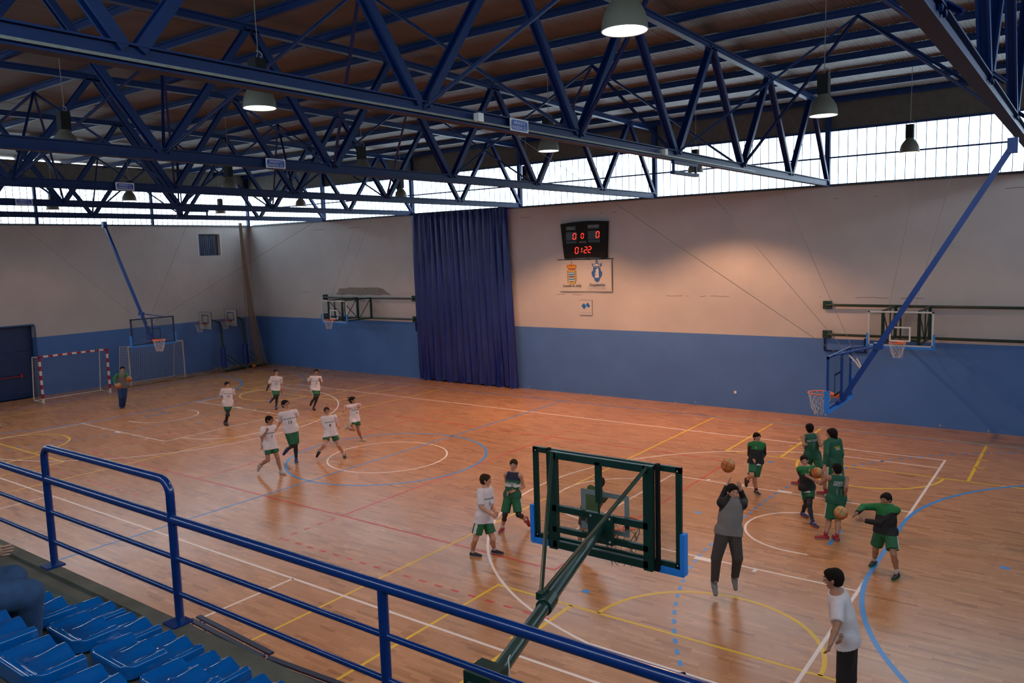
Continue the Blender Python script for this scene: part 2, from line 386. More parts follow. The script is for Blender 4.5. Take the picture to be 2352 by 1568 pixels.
obj('wall_back', MB().box((0, YW+T_/2, ZT/2-.05), (XR-XW+2*T_, T_, ZT+.1)), WALLM, kind='structure', label='long wall, white above and sky blue below, with scoreboard')
# left wall with door recess and vent opening
DY0, DY1, DZ = -3.9, -.38, 3.34
VY0, VY1, VZ0, VZ1 = 8.30, 9.70, 6.33, 7.50
lw = MB(); xc = XW-T_/2
for (y0, y1, z0, z1) in ((YN-.3, DY0, -.1, ZT), (DY0, DY1, DZ, ZT), (DY1, VY0, -.1, ZT), (VY0, VY1, -.1, VZ0), (VY0, VY1, VZ1, ZT), (VY1, YW, -.1, ZT)):
    lw.box((xc, (y0+y1)/2, (z0+z1)/2), (T_, y1-y0, z1-z0))
obj('wall_left', lw, WALLM, kind='structure', label='end wall, white over blue, with door recess and square opening')
obj('wall_right', MB().box((XR+T_/2, (YW+YN)/2, ZT/2-.05), (T_, YW-YN+.6, ZT+.1)), WALLM, kind='structure')
obj('wall_near', MB().box((0, YN-T_/2, ZT/2-.05), (XR-XW+2*T_, T_, ZT+.1)), WALLM, kind='structure')
NAVY = mat('navy_door_paint', (.006, .03, .11), .45, noise=.1, nscale=3)
d = obj('door_1', MB().box((XW-.42, (DY0+DY1)/2, DZ/2), (.1, DY1-DY0+.2, DZ+.3)).box((XW-.2, (DY0+DY1)/2, -.06), (.44, DY1-DY0, .1)), NAVY, kind='structure', label='wide dark blue doors in a recess with a red push bar')
obj('reveal', MB().box((XW-.2, DY1+.03, DZ/2), (.42, .06, DZ)).box((XW-.2, (DY0+DY1)/2, DZ+.03), (.42, DY1-DY0, .06)).box((XW-.2, DY0-.03, DZ/2), (.42, .06, DZ)), mat('blue_reveal', (.012, .075, .21), .5), d)
for k in range(3): obj('door_panel', MB().box((XW-.36, (DY0+DY1)/2, .55+k*1.08), (.03, DY1-DY0-.1, 1.05)), NAVY, d)
obj('push_bar', MB().tube([(XW-.27, -2.0, 1.02), (XW-.27, -1.0, 1.02)], .022).box((XW-.3, -1.0, 1.05), (.1, .09, .2)), [mat('red_bar', (.35, .02, .02), .4)], d)
# square opening in the left wall, slatted inside
wv = obj('window_1', MB().box((XW-.26, (VY0+VY1)/2, (VZ0+VZ1)/2), (.04, VY1-VY0, VZ1-VZ0)), mat('dim_backing', (.10, .12, .16), .8), kind='structure', label='square opening with dark slats high on the end wall')
for k in range(9):
    yy = VY0+.09+k*.118
    obj('slat', MB().box((XW-.19, yy, (VZ0+VZ1)/2), (.05, .085, VZ1-VZ0-.02)), mat('navy_slat', (.01, .03, .10), .5), wv)
obj('jamb', MB().box((XW-.15, VY1-.02, (VZ0+VZ1)/2), (.3, .04, VZ1-VZ0)).box((XW-.15, VY0+.02, (VZ0+VZ1)/2), (.3, .04, VZ1-VZ0)), WHITE, wv)
# ---------------------------------------------------------------- glazing band above the walls
gm = bpy.data.materials.new('translucent_glazing'); gm.use_nodes = True; nt = gm.node_tree; nt.nodes.clear()
out = nt.nodes.new('ShaderNodeOutputMaterial'); tr = nt.nodes.new('ShaderNodeBsdfTransparent'); tr.inputs[0].default_value = (.90, .95, .97, 1)
df = nt.nodes.new('ShaderNodeBsdfTranslucent'); df.inputs[0].default_value = (.7, .76, .8, 1)
mx = nt.nodes.new('ShaderNodeMixShader'); mx.inputs[0].default_value = .18
nt.links.new(tr.outputs[0], mx.inputs[1]); nt.links.new(df.outputs[0], mx.inputs[2]); nt.links.new(mx.outputs[0], out.inputs[0])
SEAM = mat('glazing_joint', (.16, .25, .36), .5)
gp = {}
wn = [1]
def glaze(a, b, axis, off, label, detailed):
    """one bay of glazing between columns, along x (axis 0) or y (axis 1)"""
    wn[0] += 1
    def P(t, o, z): return (t, off+o, z) if axis == 0 else (off+o, t, z)
    sgn = 1 if off > 0 or axis == 0 and off > 0 else -1
    fr = MB()
    for z in (ZT+.03, ZG-.03): fr.bar(P(a, 0, z), P(b, 0, z), .09, .07)
    win = obj('window_%d' % wn[0], fr, BLUE, kind='structure', label=label)
    n = max(1, round((b-a)/.29)); wd = (b-a)/n
    if detailed:
        key = (axis, round(wd, 3))
        for k in range(n):
            if key not in gp:
                mb = MB(); d3 = (wd-.008, .02, ZG-ZT-.1) if axis == 0 else (.02, wd-.008, ZG-ZT-.1)
                mb.box((0, 0, 0), d3); gp[key] = None
                o = obj('glazing_panel', mb, gm, win); gp[key] = o.data
            else: o = link('glazing_panel', gp[key], win)
            o.location = P(a+(k+.5)*wd, 0, (ZT+ZG)/2)
        sb = MB()
        for k in range(1, n): sb.box(P(a+k*wd, 0, (ZT+ZG)/2), (.022, .03, ZG-ZT-.1) if axis == 0 else (.03, .024, ZG-ZT-.1))
        obj('glazing_seams', sb, SEAM, win, kind='stuff')
    else:
        obj('glazing_panel', MB().box(P((a+b)/2, 0, (ZT+ZG)/2), (b-a, .02, ZG-ZT-.1) if axis == 0 else (.02, b-a, ZG-ZT-.1)), gm, win)
    obj('transom_bar', MB().tube([P(a, -.14*sgn, ZT+.93), P(b, -.14*sgn, ZT+.93)], .03), BLUE, win)
for i in range(len(COLX)):
    a = COLX[i]+.02; b = COLX[i+1]-.02 if i+1 < len(COLX) else XR
    glaze(a, b, 0, YW+.06, 'translucent clerestory bay over the long wall, bay %d from the corner' % (i+1), True)
ROWY = [11.55, 5.8, .2, -5.4, -11.0, YN]
for i in range(5): glaze(ROWY[i+1], ROWY[i], 1, XW-.06, 'translucent clerestory bay over the end wall, bay %d from the corner' % (i+1), i < 3)
glaze(YN, YW, 1, XR+.06, 'clerestory over the unseen end wall', False)
glaze(XW, XR, 0, YN-.06, 'clerestory behind the stand', False)
# fascia above the glazing
FAS = mat('dark_fascia_sheet', (.07, .06, .052), .8, noise=.15, nscale=5)
nt_ = 0
for c, d3 in (((0, YW+.1, (ZG+ZR)/2), (XR-XW+.4, .1, ZR-ZG+.1)), ((XW-.1, -2.9, (ZG+ZR)/2), (.1, 29.2, ZR-ZG+.1)), ((XR+.1, -2.9, (ZG+ZR)/2), (.1, 29.2, ZR-ZG+.1)), ((0, YN-.1, (ZG+ZR)/2), (XR-XW+.4, .1, ZR-ZG+.1))):
    nt_ += 1; mb = MB().box(c, d3)
    obj('trim_%d' % nt_, mb, FAS, kind='structure')
# ---------------------------------------------------------------- roof: ribbed sheets, purlins, braces
def roofz(y): return ZR+.012*(14.1-abs(y+2.5))
CEILM = mat('roof_sheet_enamel', (.085, .064, .054), .6, noise=.10, nscale=1.2)
YR = [YW+.3, -2.5, YN-.3]
rib = .0940; ns = 12; unit = MB()
rows = []
for yy in YR:
    prof = []
    for k in range(ns):
        x = k*rib; prof += [(x, 0), (x+.068, 0), (x+.073, .006), (x+.089, .006)]
    prof.append((ns*rib, 0)); rows.append([(p[0], yy, roofz(yy)+p[1]) for p in prof])
n_ = len(rows[0])
unit.v = [p for r0 in rows for p in r0]
for j in range(2):
    for i in range(n_-1): unit.f.append((j*n_+i, (j+1)*n_+i, (j+1)*n_+i+1, j*n_+i+1)); unit.m.append(0)
ceil = obj('ceiling', MB().box((0, -2.9, ZR+.42), (46, 30, .06)), FAS, kind='structure', label='roof of ribbed metal sheets on blue purlins')
sw = ns*rib; k = 0; x = XW-.3; sm = None
while x < XR+.2:
    if sm is None: o = obj('roof_sheet', unit, CEILM, ceil); sm = o.data
    else: o = link('roof_sheet', sm, ceil)
    o.location = (x, 0, -.004*(k % 2)); x += sw-.004; k += 1
PURY = [11.35, 9.5, 7.5, 5.5, 3.5, 1.5, -.5, -2.5, -4.5, -6.45, -8.45, -10.45, -12.5, -14.5, -16.5]
for yy in PURY:
    z = roofz(yy)-.10
    obj('purlin', MB().channel((XW+.02, yy, z), (XR-.02, yy, z), .09, .17), BLUE, ceil)
ZCH = 8.02
def topz(y): return roofz(y)-.28
bx = [12.9, 6.52, .15, -6.2, -12.6, -18.9]
for i, x in enumerate(bx):
    for ya in (1.5, -6.45):
        for sx in (-1, 1):
            for dy in (-2.0, 2.0):
                end = (x+sx*3.18, ya+dy-.02, ZCH+.02)
                if abs(end[0]) > 21: continue
                obj('brace_strut', MB().channel((x, ya, roofz(ya)-.19), end, .055, .05), BLUE, ceil)
# ---------------------------------------------------------------- trusses and columns
BN = [11.55, 7.5, 3.52, -.45, -4.5, -8.5, -12.5, -16.6]; TN = [9.5, 5.5, 1.5, -2.5, -6.45, -10.5, -14.5]
TN_NAME = {15.87: 'nearest to the camera, over the blue ceiling-hung basket', 9.71: 'with a grey cable strip and junction boxes, second from the camera', 3.34: 'third from the camera, crossing left of the scoreboard',
           -3.03: 'ending beside the dark blue curtain', -9.40: 'one bay beyond the dark blue curtain', -15.77: 'farthest one, carrying the blue basket on the end wall side'}
SIGNB = mat('sign_blue', (.01, .05, .32), .4); SIGNW = mat('sign_white', (.6, .62, .66), .5)
for X in COLX[1:]:
    t = thing('roof_truss', 'blue steel roof truss, '+TN_NAME[X], 'truss', (X, 11.4, ZCH), 'roof trusses across the hall')
    mb = MB().channel((X, YW, ZCH), (X, BN[-1], ZCH), .17, .21, t=.10)
    obj('bottom_chord', mb, BLUE, t)
    mb = MB().channel((X, YW, topz(YW)), (X, -2.5, topz(-2.5)), .15, .16).channel((X, -2.5, topz(-2.5)), (X, YN+.2, topz(YN)), .15, .16)
    obj('top_chord', mb, BLUE, t)
    for i, yt in enumerate(TN):
        for yb in (BN[i], BN[i+1]):
            w_ = .15 if (yb != BN[0]) else .13
            obj('diagonal', MB().channel((X, yt+(.06 if yb > yt else -.06), topz(yt)-.02), (X, yb+(.07 if yb < yt else -.07), ZCH+.06), .12, w_, up=(1, 0, 0)), BLUE, t)
    for yt in TN+[11.3]: obj('gusset_plate', MB().box((X, yt, topz(yt)-.04), (.05, .34, .14)), BLUE, t)
    obj('end_post', MB().channel((X, YW-.02, ZCH), (X, YW-.02, topz(YW)), .14, .12), BLUE, t)
    sy = {9.71: -6.38, 3.34: -6.1, -3.03: -5.9, -9.40: -5.68}.get(X)
    if sy:
        s = MB().box((X+.10, sy, ZCH), (.012, .48, .19), 1)
        pts = []
        for cx_, cy_, a0 in ((.17, .04, 0), (-.17, .04, 90), (-.17, -.04, 180), (.17, -.04, 270)):
            pts += [(cx_+.045*math.cos(math.radians(a0+q)), cy_+.035*math.sin(math.radians(a0+q))) for q in (0, 30, 60, 90)]
        s.add([(X+.1075, sy+p[0], ZCH+p[1]) for p in pts], [tuple(range(len(pts)))], 0)
        text_on(s, 'AIRADO Y', .068, (X+.1095, sy, ZCH+.032), (0, 1, 0), (0, 0, 1), 1)
        text_on(s, 'MASEDA, S.L.', .068, (X+.1095, sy, ZCH-.038), (0, 1, 0), (0, 0, 1), 1)
        obj('sign_plate', s, [SIGNB, SIGNW], t, label='small white plate with blue lozenge and white lettering')
    if X == 9.71:
        obj('cable_strip', MB().box((X+.095, -6.2, ZCH-.055), (.02, 20.8, .028)), GALV, t)
        obj('junction_box', MB().box((X+.13, -7.42, ZCH), (.09, .12, .12)), WHITE, t); obj('junction_box', MB().box((X+.13, -1.28, ZCH), (.09, .12, .12)), WHITE, t)
    if X in (9.71, -9.40):
        bxm = MB().bar((X+.02, -.62, ZCH-.12), (X+.02, -.62, ZCH-.36), .05, .05).bar((X+.02, .55, ZCH-.12), (X+.02, .55, ZCH-.36), .05, .05).bar((X+.02, -.66, ZCH-.14), (X+.02, .6, ZCH-.14), .08, .07).bar((X+.02, -.66, ZCH-.36), (X+.02, .6, ZCH-.36), .10, .07)
        obj('winch_cradle', bxm, BLUE, t)
cn = 0
for X in COLX:
    for yy in (YW-.01, YN+.1):
        if X < -22: X_ = XW+.06
        else: X_ = X
        obj('column', MB().channel((X_, yy-.06, ZT-.02), (X_, yy-.06, roofz(YW)-.1), .16, .14, up=(0, 1, 0)), BLUE, kind='structure')
for yy in ROWY[1:5]:
    obj('column', MB().channel((XW-.02, yy, ZT-.02), (XW-.02, yy, ZG+.3), .12, .14, up=(1, 0, 0)), BLUE, kind='structure')
obj('trim_5', MB().box((0, YW-.02, ZT+.005), (XR-XW, .12, .05)), mat('dark_sill', (.05, .07, .08), .6), kind='structure')
obj('trim_6', MB().box((XW+.02, -2.9, ZT+.005), (.12, 28.8, .05)), MATS['dark_sill'], kind='structure')
obj('trim_7', MB().channel((XW+.05, 11.5, ZG+.16), (XW+.05, YN, ZG+.16), .12, .16), BLUE, kind='structure')
# ---------------------------------------------------------------- lamps
LENS = mat('glowing_lamp_glass', (1, .9, .8), .4, emit=(1, .93, .90), estr=9)
LENS2 = mat('dim_lamp_glass', (1, .9, .8), .4, emit=(1, .72, .62), estr=3.2)
SHADE = mat('grey_green_lamp_shade', (.10, .095, .072), .5)
INNER = mat('lamp_reflector_inside', (.75, .72, .7), .3)
proto = {}
def lamp(x, y, label, bright):
    global proto
    if bright not in proto:
        t = thing('high_bay_lamp', label, 'lamp', (x, y, LAMPZ), 'bell lamps hanging under the roof', local=True)
        obj('ballast_housing', MB().prism((0, 0, .38), (0, 0, .74), [(.105*math.cos(a)*1.15/max(abs(math.cos(a)), abs(math.sin(a)))*.8, .105*math.sin(a)*1.15/max(abs(math.cos(a)), abs(math.sin(a)))*.8) for a in [math.pi*k/8 for k in range(16)]]), BLACK, t, smooth=30)
        pr = [(.252, 0), (.25, .02), (.243, .10), (.222, .18), (.18, .26), (.13, .32), (.10, .36), (.09, .40)]
        obj('reflector', MB().lathe(pr, n=32).lathe([(p[0]-.004, p[1]+.002) for p in pr], n=32), SHADE, t, smooth=60)
        obj('rim', MB().tube([(.25*math.cos(a), .25*math.sin(a), 0) for a in [2*math.pi*k/32 for k in range(32)]], .008, n=5, close=True), GALV, t)
        obj('lens', MB().lathe([(.243, .004), (.13, -.004), (.001, -.008)], n=32), LENS if bright else LENS2, t, smooth=True)
        hk = MB().tube([(0, 0, .74), (.0, .01, .80), (.0, .03, .84), (.02, .0, roofz(y)-LAMPZ-.18)], .007, n=5)
        hk.tube([(.0, .0, .86), (.06, .02, .84), (.10, .03, .80), (.10, .02, .76), (.07, .0, .74)], .010, n=5)
        obj('hanging_cable', hk, CABLE, t)
        proto[bright] = t
    else:
        t = copytree(proto[bright], (x, y, LAMPZ)); t['label'] = label
rown = ['in the row along the scoreboard wall', 'in the middle row over the court', 'in the row on the stand side']
bay = ['first bay from the camera', 'second bay from the camera', 'third bay, past the scoreboard', 'fourth bay, level with the curtain', 'fifth bay, past the curtain', 'last bay before the end wall']
LAMPOFF = {(0, 1): (0, -.35), (1, 0): (0, .5)}
for ix, x in enumerate(LAMPX):
    for iy, y in enumerate(LAMPY):
        dx, dy = LAMPOFF.get((ix, iy), (0, 0))
        br = not ((ix == 0 and iy == 0) or ix >= 4 or (ix == 3 and iy == 0))
        lamp(x+dx, y+dy, 'grey bell lamp %s, %s' % (rown[iy], bay[ix]), br)
        lamp_light(x+dx, y+dy, LAMPZ-.03, LAMP_POWER[ix, iy])
# ---------------------------------------------------------------- on the long wall
cm = MB(); nx, nz = 150, 26; x0b, x1b = -9.3, -3.33; x0t, x1t = -9.33, -3.62
ph = [random.uniform(0, 6.28) for _ in range(6)]
for j in range(nz+1):
    t = j/nz; z = .03+t*7.93; a = x0b+(x0t-x0b)*t; b = x1b+(x1t-x1b)*t
    for i in range(nx+1):
        u = i/nx; s = u*26
        f = .085*math.sin(s*2*math.pi*.62+ph[0]+.5*math.sin(z*.5+s*.3))+.045*math.sin(s*2*math.pi*.31+ph[1]+.25*z)+.02*math.sin(s*7.1+z*1.1)
        f += (.05*math.sin(s*1.7+z*4)*max(0, .8-z))
        cm.v.append((a+(b-a)*u+.03*math.sin(s*3.9+z*.6), YW-.26+f*(1-.35*t), z+(.05*math.sin(s*1.9) if j == 0 else 0)))
for j in range(nz):
    for i in range(nx): cm.f.append((j*(nx+1)+i, j*(nx+1)+i+1, (j+1)*(nx+1)+i+1, (j+1)*(nx+1)+i)); cm.m.append(0)
ct = thing('curtain', 'tall dark blue pleated curtain hanging on the long wall from glazing to floor', 'curtain', (-6.3, YW-.26, 0))
obj('drape', cm, mat('navy_vinyl_curtain', (.008, .020, .17), .38, noise=.12, nscale=1.4), ct, smooth=True)
obj('curtain_rail', MB().tube([(-9.5, YW-.22, 7.98), (-3.4, YW-.22, 7.98)], .025), BLACK, ct)
# scoreboard
def sx_(px): return -.94+(px-335)/610*2.23
def sz_(py): return 7.19-(py-150)/485*1.5
SB = mat('scoreboard_black', (.011, .010, .010), .7, spec=.2); SBD = mat('scoreboard_window', (.006, .005, .005), .3)
LED = mat('red_led', (.2, .01, .01), .5, emit=(1, .035, .015), estr=1.9); LAB = mat('scoreboard_lettering', (.62, .56, .54), .6)
sb = thing('scoreboard', 'black tapered scoreboard with red digits reading 0 0 0 and 01:22', 'scoreboard', (.17, YW-.08, 5.69))
outl = []
for k in range(9): u = k/8; outl.append((-.94+2.23*u, 7.13+.06*math.sin(math.pi*u)+.03*u))
for k in range(9): u = 1-k/8; outl.append((-.78+1.99*u, 5.69+.04*math.sin(math.pi*u)))
n = len(outl); mb = MB()
mb.v = [(p[0], YW-.03, p[1]) for p in outl]+[(p[0], YW-.16, p[1]) for p in outl]
mb.f = [tuple(range(n)), tuple(range(n, 2*n))[::-1]]+[(i, i+n, (i+1) % n+n, (i+1) % n) for i in range(n)]; mb.m = [0]*len(mb.f)
obj('case', mb, SB, sb)
yf = YW-.162
for (px, py, wx, wz) in ((475, 232, 130, 52), (768, 222, 150, 52), (480, 338, 145, 110), (772, 332, 150, 112), (480, 418, 140, 30), (775, 412, 150, 30)):
    obj('display_window', MB().box((sx_(px), yf, sz_(py)), (wx/610*2.23, .006, wz/485*1.5)), SBD, sb)
mb = MB()
text_on(mb, 'LOCAL', .15, (sx_(470), yf-.005, sz_(235)), (1, 0, 0), (0, 0, 1), sx=.72, bold=.003)
text_on(mb, 'VISITANTE', .15, (sx_(768), yf-.005, sz_(220)), (1, 0, 0), (0, 0, 1), sx=.72, bold=.003)
text_on(mb, 'PERIODO', .12, (sx_(628), yf-.005, sz_(420)), (1, 0, 0), (0, 0, 1), sx=.72, bold=.002)
obj('lettering', mb, LAB, sb)
SEG = {'0': 'abcdef', '1': 'bc', '2': 'abged'}
def digit(ch, px, py, wd, ht):
    x, z, w_, h_ = sx_(px), sz_(py), wd/610*2.23, ht/485*1.5; t = .030; mb = MB(); y_ = yf-.006
    P = {'a': ((-w_/2+t*.6, h_/2), (w_/2-t*.6, h_/2)), 'g': ((-w_/2+t*.6, 0), (w_/2-t*.6, 0)), 'd': ((-w_/2+t*.6, -h_/2), (w_/2-t*.6, -h_/2)),
         'f': ((-w_/2, t*.5), (-w_/2, h_/2-t*.5)), 'b': ((w_/2, t*.5), (w_/2, h_/2-t*.5)), 'e': ((-w_/2, -h_/2+t*.5), (-w_/2, -t*.5)), 'c': ((w_/2, -h_/2+t*.5), (w_/2, -t*.5))}
    for s in SEG[ch]:
        (a, b), (c_, d_) = P[s]; sl = .10
        mb.bar((x+a+b*sl, y_, z+b), (x+c_+d_*sl, y_, z+d_), t, .008, up=(0, 1, 0))
    obj('digit', mb, LED, sb)
digit('0', 522, 340, 38, 76); digit('0', 625, 337, 30, 64); digit('0', 822, 328, 38, 76)
digit('0', 548, 527, 38, 80); digit('1', 596, 525, 34, 70); digit('2', 664, 523, 36, 78); digit('2', 716, 520, 36, 78)
obj('colon', MB().box((sx_(627), yf-.006, sz_(510)), (.018, .008, .03)).box((sx_(627), yf-.006, sz_(540)), (.018, .008, .03)), LAB, sb)
obj('power_cable', MB().tube([(.17+.16*k, YW-.05, 5.70-.05*math.sin(math.pi*k/6)) for k in range(7)], .008, n=5), BLACK, sb)
# banner with two coats of arms
bn = thing('banner', 'white cloth banner with two coats of arms under the scoreboard', 'banner', (.14, YW-.03, 4.33))
mb = MB(); g = 14
for j in range(g+1):
    for i in range(g+1):
        u, v = i/g, j/g; sag = .03*math.sin(math.pi*u)*(1-v)
        mb.v.append((-1.10+.03*(1-v)+u*(2.50-.02*(1-v)), YW-.05-.02*math.sin(u*9)*(1-abs(v-.5)), 4.33+v*1.30-sag*(v > .9)))
for j in range(g):
    for i in range(g): mb.f.append((j*(g+1)+i, j*(g+1)+i+1, (j+1)*(g+1)+i+1, (j+1)*(g+1)+i)); mb.m.append(0)
obj('cloth', mb, mat('banner_cloth', (.49, .455, .44), .7, noise=.04, nscale=3), bn)
obj('pole', MB().tube([(-1.2, YW-.06, 5.65), (1.5, YW-.06, 5.66)], .014, n=6), BLACK, bn)
obj('edge_cord', MB().tube([(1.41, YW-.07, 5.64), (1.40, YW-.07, 4.33), (-1.08, YW-.07, 4.32)], .008, n=4), CABLE, bn)
CB = mat('crest_blue', (.02, .10, .32), .6); CR = mat('crest_red', (.42, .05, .02), .6); CG = mat('crest_gold', (.55, .30, .03), .6); CBR = mat('crest_brown', (.20, .07, .03), .6); CT = mat('crest_teal', (.05, .22, .36), .6); CW = mat('crest_white', (.62, .6, .58), .6); CGR = mat('crest_grey_text', (.10, .09, .09), .6); CLB = mat('crest_faded_blue', (.30, .33, .42), .6)
yb = YW-.085
def flat(mb, pts, m, dy=0): return mb.add([(p[0], yb-dy, p[1]) for p in pts], [tuple(range(len(pts)))], m)
def disc(cx, cz, rx, rz, n=20): return [(cx+rx*math.cos(2*math.pi*k/n), cz+rz*math.sin(2*math.pi*k/n)) for k in range(n)]
mb = MB(); cx = -.49
for k in range(5):   # crown arches
    xx = cx+(k-2)*.095; flat(mb, disc(xx, 5.41-.02*abs(k-2), .055, .075), 1, .001); flat(mb, disc(xx, 5.41-.02*abs(k-2), .034, .05), 0, .003)
flat(mb, [(cx-.17, 5.27), (cx+.17, 5.27), (cx+.22, 5.38), (cx-.22, 5.38)], 1, .004); flat(mb, [(cx-.15, 5.24), (cx+.15, 5.24), (cx+.16, 5.29), (cx-.16, 5.29)], 0, .005)
flat(mb, disc(cx, 5.53, .03, .04), 1, .001); flat(mb, [(cx-.012, 5.52), (cx+.012, 5.52), (cx+.012, 5.62), (cx-.012, 5.62)], 1, .001)
def shield(cx, top, w_, h_): return [(cx-w_/2, top), (cx-w_/2, top-h_*.65)]+[(cx+w_/2*math.cos(math.radians(a)), top-h_*.65+h_*.35*math.sin(math.radians(a))) for a in range(200, 341, 14)]+[(cx+w_/2, top-h_*.65), (cx+w_/2, top)]
flat(mb, shield(cx, 5.22, .44, .60), 1, .002); flat(mb, shield(cx, 5.14, .30, .44), 3, .004)
for k in range(4): flat(mb, [(cx-.14, 5.10-.10*k), (cx+.14, 5.10-.10*k), (cx+.14, 5.07-.10*k), (cx-.14, 5.07-.10*k)], 4, .006)
flat(mb, [(cx-.11, 4.98), (cx+.11, 4.98), (cx+.11, 4.90), (cx-.11, 4.90)], 2, .008)
for k in range(7):
    for s in (-1, 1): flat(mb, disc(cx+s*.185, 5.17-.075*k, .02, .02, 8), 5, .007)
obj('crest', mb, [CR, CG, CBR, CT, CW, CB], bn, label='coat of arms with red and gold crown over a gold and blue shield')
mb = MB(); cx = .72
flat(mb, [(cx-.2, 5.36), (cx-.24, 5.49), (cx-.12, 5.44), (cx, 5.53), (cx+.12, 5.44), (cx+.24, 5.49), (cx+.2, 5.36)], 0, .001); flat(mb, [(cx-.15, 5.38), (cx-.18, 5.45), (cx-.11, 5.41), (cx, 5.48), (cx+.11, 5.41), (cx+.18, 5.45), (cx+.15, 5.38)], 1, .003)
flat(mb, [(cx-.02, 5.52), (cx+.02, 5.52), (cx+.02, 5.63), (cx-.02, 5.63)], 0, .002); flat(mb, [(cx-.055, 5.56), (cx+.055, 5.56), (cx+.055, 5.59), (cx-.055, 5.59)], 0, .003)
flat(mb, [(cx-.16, 5.32), (cx+.16, 5.32), (cx+.17, 5.20), (cx+.25, 5.12), (cx+.22, 4.96), (cx+.13, 4.88), (cx+.10, 4.78), (cx, 4.72), (cx-.10, 4.78), (cx-.13, 4.88), (cx-.22, 4.96), (cx-.25, 5.12), (cx-.17, 5.20)], 0, .002)
flat(mb, [(cx-.08, 4.90), (cx+.10, 4.90), (cx+.08, 5.26), (cx+.03, 5.28), (cx-.02, 5.24), (cx-.07, 5.18), (cx-.03, 5.14), (cx-.1, 5.08), (cx-.04, 5.04), (cx-.1, 4.98)], 1, .004)
for k in range(4): flat(mb, [(cx-.10, 5.18-.07*k), (cx+.04, 5.20-.07*k), (cx+.04, 5.185-.07*k), (cx-.10, 5.165-.07*k)], 0, .006)
obj('crest', mb, [CB, CW], bn, label='blue crest with a crown over a white tower')
mb = MB(); text_on(mb, 'Concello de AMES', .145, (-.48, yb, 4.56), (1, 0, 0), (0, 0, 1), 0, sx=.82, bold=.002); text_on(mb, 'Deputación', .17, (.73, yb, 4.61), (1, 0, 0), (0, 0, 1), 1, sx=.92, bold=.002); text_on(mb, 'DA CORUÑA', .15, (.72, yb, 4.47), (1, 0, 0), (0, 0, 1), 2, sx=.92)
obj('lettering', mb, [CGR, CB, CLB], bn)
sg = thing('wall_sign', 'small white sign with a blue zigzag emblem below the banner', 'sign', (.14, YW-.02, 3.35))
obj('panel', MB().box((.14, YW-.02, 3.66), (.60, .02, .62)), mat('sign_panel_white', (.52, .48, .46), .6), sg)
obj('panel_edge', MB().bar((-.16, YW-.035, 3.97), (.44, YW-.035, 3.97), .012, .012).bar((-.15, YW-.035, 3.35), (.44, YW-.035, 3.35), .012, .012).bar((.44, YW-.035, 3.35), (.44, YW-.035, 3.97), .01, .01), GREYCORD, sg)
yb = YW-.036; mb = MB(); flat(mb, [(-.07, 3.74), (.06, 3.85), (.16, 3.70), (.05, 3.58)], 0); flat(mb, [(.10, 3.72), (.23, 3.88), (.36, 3.72), (.25, 3.66), (.17, 3.75)], 0, .001); flat(mb, [(.24, 3.69), (.37, 3.55), (.27, 3.66)], 0, .002)
text_on(mb, 'DEPORTE GALEGO', .062, (.14, yb, 3.45), (1, 0, 0), (0, 0, 1), 1)
obj('emblem', mb, [mat('emblem_blue', (.01, .12, .42), .5), CLB], sg)
wb = bpy.data.objects['wall_back']
pts = [(-15.25, 4.10), (-15.0, 4.22), (-14.95, 4.40), (-14.4, 4.40), (-14.2, 4.46), (-13.2, 4.44), (-12.1, 4.46), (-11.7, 4.38), (-11.5, 4.24), (-11.15, 4.08), (-11.6, 4.13), (-12.0, 4.06), (-12.6, 4.10), (-13.4, 4.06), (-14.2, 4.12), (-14.8, 4.06)]
mb = MB(); n = len(pts); mb.v = [(p[0], YW-.004, p[1]) for p in pts]+[(p[0], YW-.03, p[1]) for p in pts]
mb.f = [tuple(range(n, 2*n))]+[(i, (i+1) % n, (i+1) % n+n, i+n) for i in range(n)]; mb.m = [0]*len(mb.f)
obj('bare_plaster_patch', mb, mat('bare_plaster', (.24, .21, .18), .95, noise=.25, nscale=9, bump=.6, bscale=30), wb)
obj('socket', MB().box((9.27-2.75, YW-.02, .62), (.09, .04, .09)), WHITE, wb)
